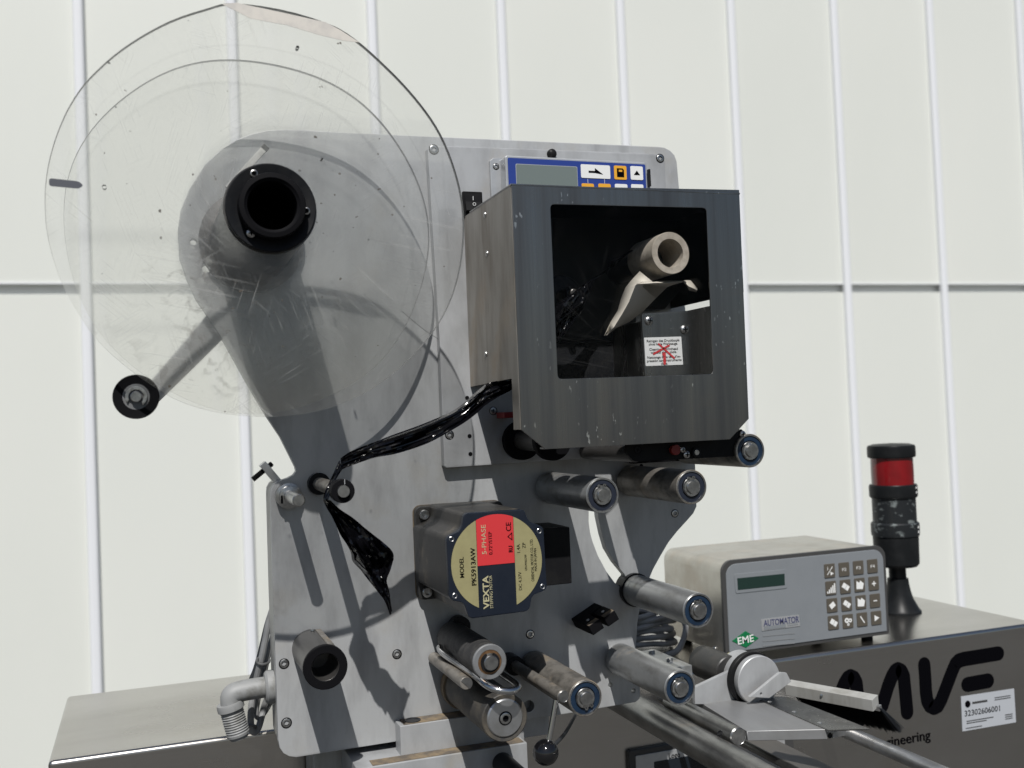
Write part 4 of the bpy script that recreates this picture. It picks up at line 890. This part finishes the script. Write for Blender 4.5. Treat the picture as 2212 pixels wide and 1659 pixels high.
for s, v, wd_ in (('Reinigen des Druckkopfs', .12, .88), ('ohne harte Werkzeuge.', .235, .78), ('Cleaning of printhead', .42, .77), ('without sharp tools.', .53, .7), ("Nettoyage de la tête d'im-", .70, .9), ('pression sans instruments', .82, .93), ('durs.', .93, .18)):
    q = onquad(stq, .5, v); text(stk, s, q[0], q[1], -.1208, sW * .062, ink_m, sang, sW * wd_, .012)
for pts_ in ([(1425, 478), (1620, 655)], [(1555, 495), (1360, 603)], [(1497, 600), (1500, 725)]):
    plane_poly(stk, 'red_stroke', stroke([R_(*p) for p in pts_], sW * (.022 if pts_[0][0] != 1497 else .035)), -.1209, red_m, .0001)
plane_poly(stk, 'red_stroke', circ(*R_(1490, 610), sW * .048), -.1211, red_m, .0001)
# ribbon spindle, platen spool and lower arm
q = N_(360, 1120, -.08)
spd = obj('ribbon_spindle', ylathe(q[0], q[1], [(0, -.09), (.006, -.09), (.0065, -.085), (.0068, -.072), (.0185, -.07), (.0195, -.068), (.0195, -.064), (.008, -.062), (.008, -.03)], 36), grip_m, pt)
obj('spindle_tip', ylathe(q[0], q[1], [(0, -.0965), (.0028, -.0965), (.0035, -.096), (.0035, -.09)], 20), tubegrey_m, spd)
q = Q(1196, 953, -.095)
sp_ = obj('platen_spool', ylathe(q[0], q[1], [(.0095, -.0865), (.0095, -.0112)], 32), tubegrey_m, pt)
obj('front_flange', ylathe(q[0], q[1], [(0, -.095), (.0165, -.095), (.017, -.094), (.017, -.0865), (0, -.0865)], 40), matblack_m, sp_)
obj('rear_flange', ylathe(q[0], q[1], [(.0095, -.0185), (.018, -.0185), (.0185, -.018), (.0185, -.0112), (.0095, -.0108)], 40), matblack_m, sp_)
q0 = Q(*zc(1650, 1200, 632, 875), -.03); obj('red_knob', box(q0[0] - .0055, q0[0] + .0055, -.033, -.011, q0[1] - .0028, q0[1] + .0028, .0008), redcap_m, pt)
q = Q(1372, 981, -.116); obj('web_rod', ycyl(q[0], q[1], .0072, -.1165, -.0105, .0005), tubegrey_m, pt)
S_ = lambda u, v, Y=-.122: Q(*zc(2200, 1200, u, v), Y)
arm = obj('print_head_arm', prism(rquad([S_(372, 1120), S_(372, 1235), S_(440, 1306), S_(1370, 1258), S_(1475, 1085), S_(1430, 1000), S_(1320, 1080)], .002), -.122, -.117, .0005), black_m, pt)
x, z = S_(470, 1195); screw(arm, x, z, -.122, .0030, 'flat', grip_m)
x, z = S_(800, 1195); obj('red_bush', ycyl(x, z, .0046, -.127, -.122, .0004), redcap_m, arm)
x, z = S_(858, 1195); screw(arm, x, z, -.127, .0024, 'pan')
x, z = S_(915, 1240); screw(arm, x, z, -.123, .0033, 'pan')
x, z = S_(1432, 1052); screw(arm, x, z, -.1225, .0031, 'pan')
x, z = S_(1000, 1220); o_ = obj('bush', ring(x, z, .0024, .0043, -.125, -.122, .0003), grip_m, arm); obj('bush_pin', ycyl(x, z, .0024, -.1256, -.12), steel_m, arm)
x, z = Q(1620.5, 973.5, -.125)
L = .125; r = .0152
o = obj('deflector_roller', ylathe(x, z, [(.0142, -L + .0012), (.0144, -L), (r - .0004, -L), (r, -L + .0005), (r, -.012), (.006, -.0118), (.006, -.002), (0, -.002)], 48), rolld_m, pt, label='blue-sealed roller sticking out beyond the cover corner')
obj('seal', ylathe(x, z, [(.0143, -L + .0013), (.0125, -L + .0008), (.0093, -L + .0009), (.0091, -L + .0022), (.0083, -L + .0022)], 40), blue_m, o)
obj('outer_race', ring(x, z, .0134, .01425, -L - .0001, -L + .003), steel_m, o)
obj('inner_race', ring(x, z, .0068, .0083, -L - .0002, -L + .003), steel_m, o)
obj('shaft', ylathe(x, z, [(0, -L - .0032), (.0052, -L - .0032), (.0057, -L - .0026), (.0057, -L - .001), (.0069, -L - .0002), (.0069, -L + .004)], 32), shaft_m, o)
pl = circ(x, z, .0079, 30, 113, 437) + circ(x, z, .0059, 30, 437, 113); obj('circlip', prism(pl, -L - .0012, -L - .0004), steel_m, o)
obj('roller_carrier', box(P(1480, 960, -.008).x - .06, x + .004, -.0112, -.0005, z - .012, z + .012, .0006), matblack_m, pt)

# ================================================================== LOOSE THINGS
# cardboard core
q = N_(1313, 735, -.135)
core = obj('cardboard_core', ylathe(q[0], q[1], [(.0126, -.135), (.0181, -.1355), (.0185, -.1348), (.0185, -.088), (.0126, -.088), (.0126, -.135)], 48), card_m, None, label='empty brown cardboard core behind the printer window', cat='cardboard core')
obj('core_spindle', ycyl(q[0], q[1] - .0004, .0123, -.098, -.03, .001), grip_m, pt)
# kraft paper scrap
def sheet(name, rows, mat, **kw):
    n = len(rows[0]); vs = [p for r_ in rows for p in r_]; fs = []
    for i in range(len(rows) - 1):
        for j in range(n - 1): fs.append([i * n + j, i * n + j + 1, (i + 1) * n + j + 1, (i + 1) * n + j])
    return bmesh_from(vs, fs)
T_ = lambda u, v, Y: P(*zc(1980, 650, u, v), Y - .0145)
rows = [[T_(702, 1495, -.104), T_(715, 1494, -.102), T_(730, 1490, -.105)],
        [T_(760, 1372, -.108), T_(790, 1420, -.113), T_(805, 1432, -.104)],
        [T_(828, 1262, -.108), T_(865, 1300, -.117), T_(935, 1370, -.102)],
        [T_(858, 1150, -.106), T_(930, 1185, -.12), T_(1060, 1275, -.10)],
        [T_(900, 1050, -.102), T_(990, 1030, -.121), T_(1175, 1155, -.10)],
        [T_(965, 970, -.10), T_(1050, 1000, -.119), T_(1230, 1085, -.10)],
        [T_(1030, 902, -.098), T_(1150, 1000, -.116), T_(1290, 1045, -.10)]]
g1 = sheet('a', rows, paper_m)
rows = [[T_(1020, 1000, -.118), T_(1000, 1022, -.1205), T_(1180, 1150, -.100)],
        [T_(1150, 1001, -.116), T_(1160, 1010, -.119), T_(1285, 1048, -.100)],
        [T_(1260, 988, -.104), T_(1290, 1008, -.113), T_(1330, 1030, -.103)],
        [T_(1420, 990, -.1), T_(1430, 996, -.109), T_(1430, 1003, -.105)],
        [T_(1455, 985, -.098), T_(1450, 1010, -.108), T_(1462, 1040, -.107)],
        [T_(1498, 985, -.096), T_(1480, 1040, -.11), T_(1485, 1080, -.108)],
        [T_(1562, 1058, -.098), T_(1560, 1075, -.109), T_(1552, 1096, -.107)]]
g2 = sheet('b', rows, paper_m)
pw = obj('paper_scrap', [(g1, paper_m), (g2, paper_m)], paper_m, None, 25, label='torn creased kraft paper strip hanging below the cardboard core', cat='paper')
sm = pw.modifiers.new('t', 'SOLIDIFY'); sm.thickness = .0003
# black ribbon film
def film(pairs, depth, amp, cross, seedv, sub=5, crumple=0.0):
    rnd = random.Random(seedv)
    up_ = catmull([P(a[0], a[1], d_) for (a, b), d_ in zip(pairs, depth)], sub); lo_ = catmull([P(b[0], b[1], d_ - .004) for (a, b), d_ in zip(pairs, depth)], sub)
    rows = []; ph = [rnd.uniform(0, 6.28) for _ in range(6)]
    for i, (a, b) in enumerate(zip(up_, lo_)):
        wdt = (a - b).length; row = []; k = min(amp, wdt * .4)
        for j in range(cross):
            t_ = j / (cross - 1); p = a.lerp(b, t_)
            uu = i / (len(up_) - 1)
            V3 = lambda a_, b_, c_: noise.noise(Vector((t_ * a_ + seedv * 3.1, uu * b_, c_)))
            off = k * (V3(2.6, 2.2, .5) * 1.6 + (abs(V3(6, 3.5, 4.5)) - .2) * 1.5 + V3(11, 6, 8.5) * .4 + (abs(V3(22, 12, 20.5)) - .2) * .6)
            row.append(p + Vector((V3(3, 7, 12.5) * k * crumple * .4, off, V3(3, 7, 15.5) * k * crumple * .4)))
        rows.append(row)
    return sheet('f', rows, film_m)
s1_ = [((1135, 812), (1135, 834)), ((1112, 817), (1112, 839)), ((1058, 826), (1053, 872)), ((1037, 854 - 14), (1025, 895)), ((987, 882), (985, 923)), ((917, 915), (925, 957)), ((846, 940), (860, 979)), ((790, 962), (800, 991)), ((755, 977), (757, 1006)), ((736, 990), (735, 1016))]
f1 = film(s1_, [-.085, -.085, -.088, -.09, -.092, -.094, -.096, -.097, -.098, -.098], .0040, 18, 3, 6, .3)
s2_ = [((733, 993), (738, 1015)), ((717, 1028), (727, 1034)), ((706, 1052), (716, 1060)), ((699, 1075), (709, 1082)), ((702, 1088), (717, 1085))]
f2 = film(s2_, [-.099, -.102, -.106, -.108, -.106], .0015, 10, 5)
s3_ = [((699, 1076), (715, 1082)), ((707, 1100), (736, 1100)), ((715, 1119), (760, 1119)), ((734, 1161), (792, 1145)), ((748, 1185), (815, 1172)), ((762, 1211), (842, 1199)), ((780, 1235), (846, 1227)), ((795, 1255), (838, 1253)), ((815, 1280), (842, 1275)), ((832, 1300), (845, 1293)), ((842, 1329), (848, 1321))]
f3 = film(s3_, [-.106, -.104, -.102, -.10, -.1, -.1, -.099, -.099, -.098, -.098, -.098], .0110, 22, 9, 6, 1.0)
fo = obj('ribbon_film', [(f1, film_m), (f2, film_m), (f3, film_m)], film_m, None, 22, label='crumpled glossy black ribbon film pulled out of the printer and hung over the guide peg', cat='film strip')
def film2(pts, depth, amp, cross, seedv): return film([(zc(1980, 650, *a), zc(1980, 650, *b)) for a, b in pts], depth, amp, cross, seedv, 6, 1.0)
g1 = film2([((1080, 632), (1086, 642)), ((900, 745), (908, 757)), ((740, 870), (752, 890)), ((650, 935), (660, 955)), ((560, 985), (600, 1000)), ((470, 1055), (570, 1075)), ((400, 1120), (540, 1160)), ((300, 1230), (490, 1290)), ((225, 1330), (430, 1380)), ((190, 1470), (330, 1500)), ((150, 1560), (240, 1590))],
    [-.09, -.095, -.098, -.1, -.102, -.104, -.104, -.102, -.1, -.098, -.095], .012, 20, 12)
obj('loose_film', g1, film_m, None, 22, label='twisted shiny black film bunched on the spindle inside the printer window', cat='film strip')
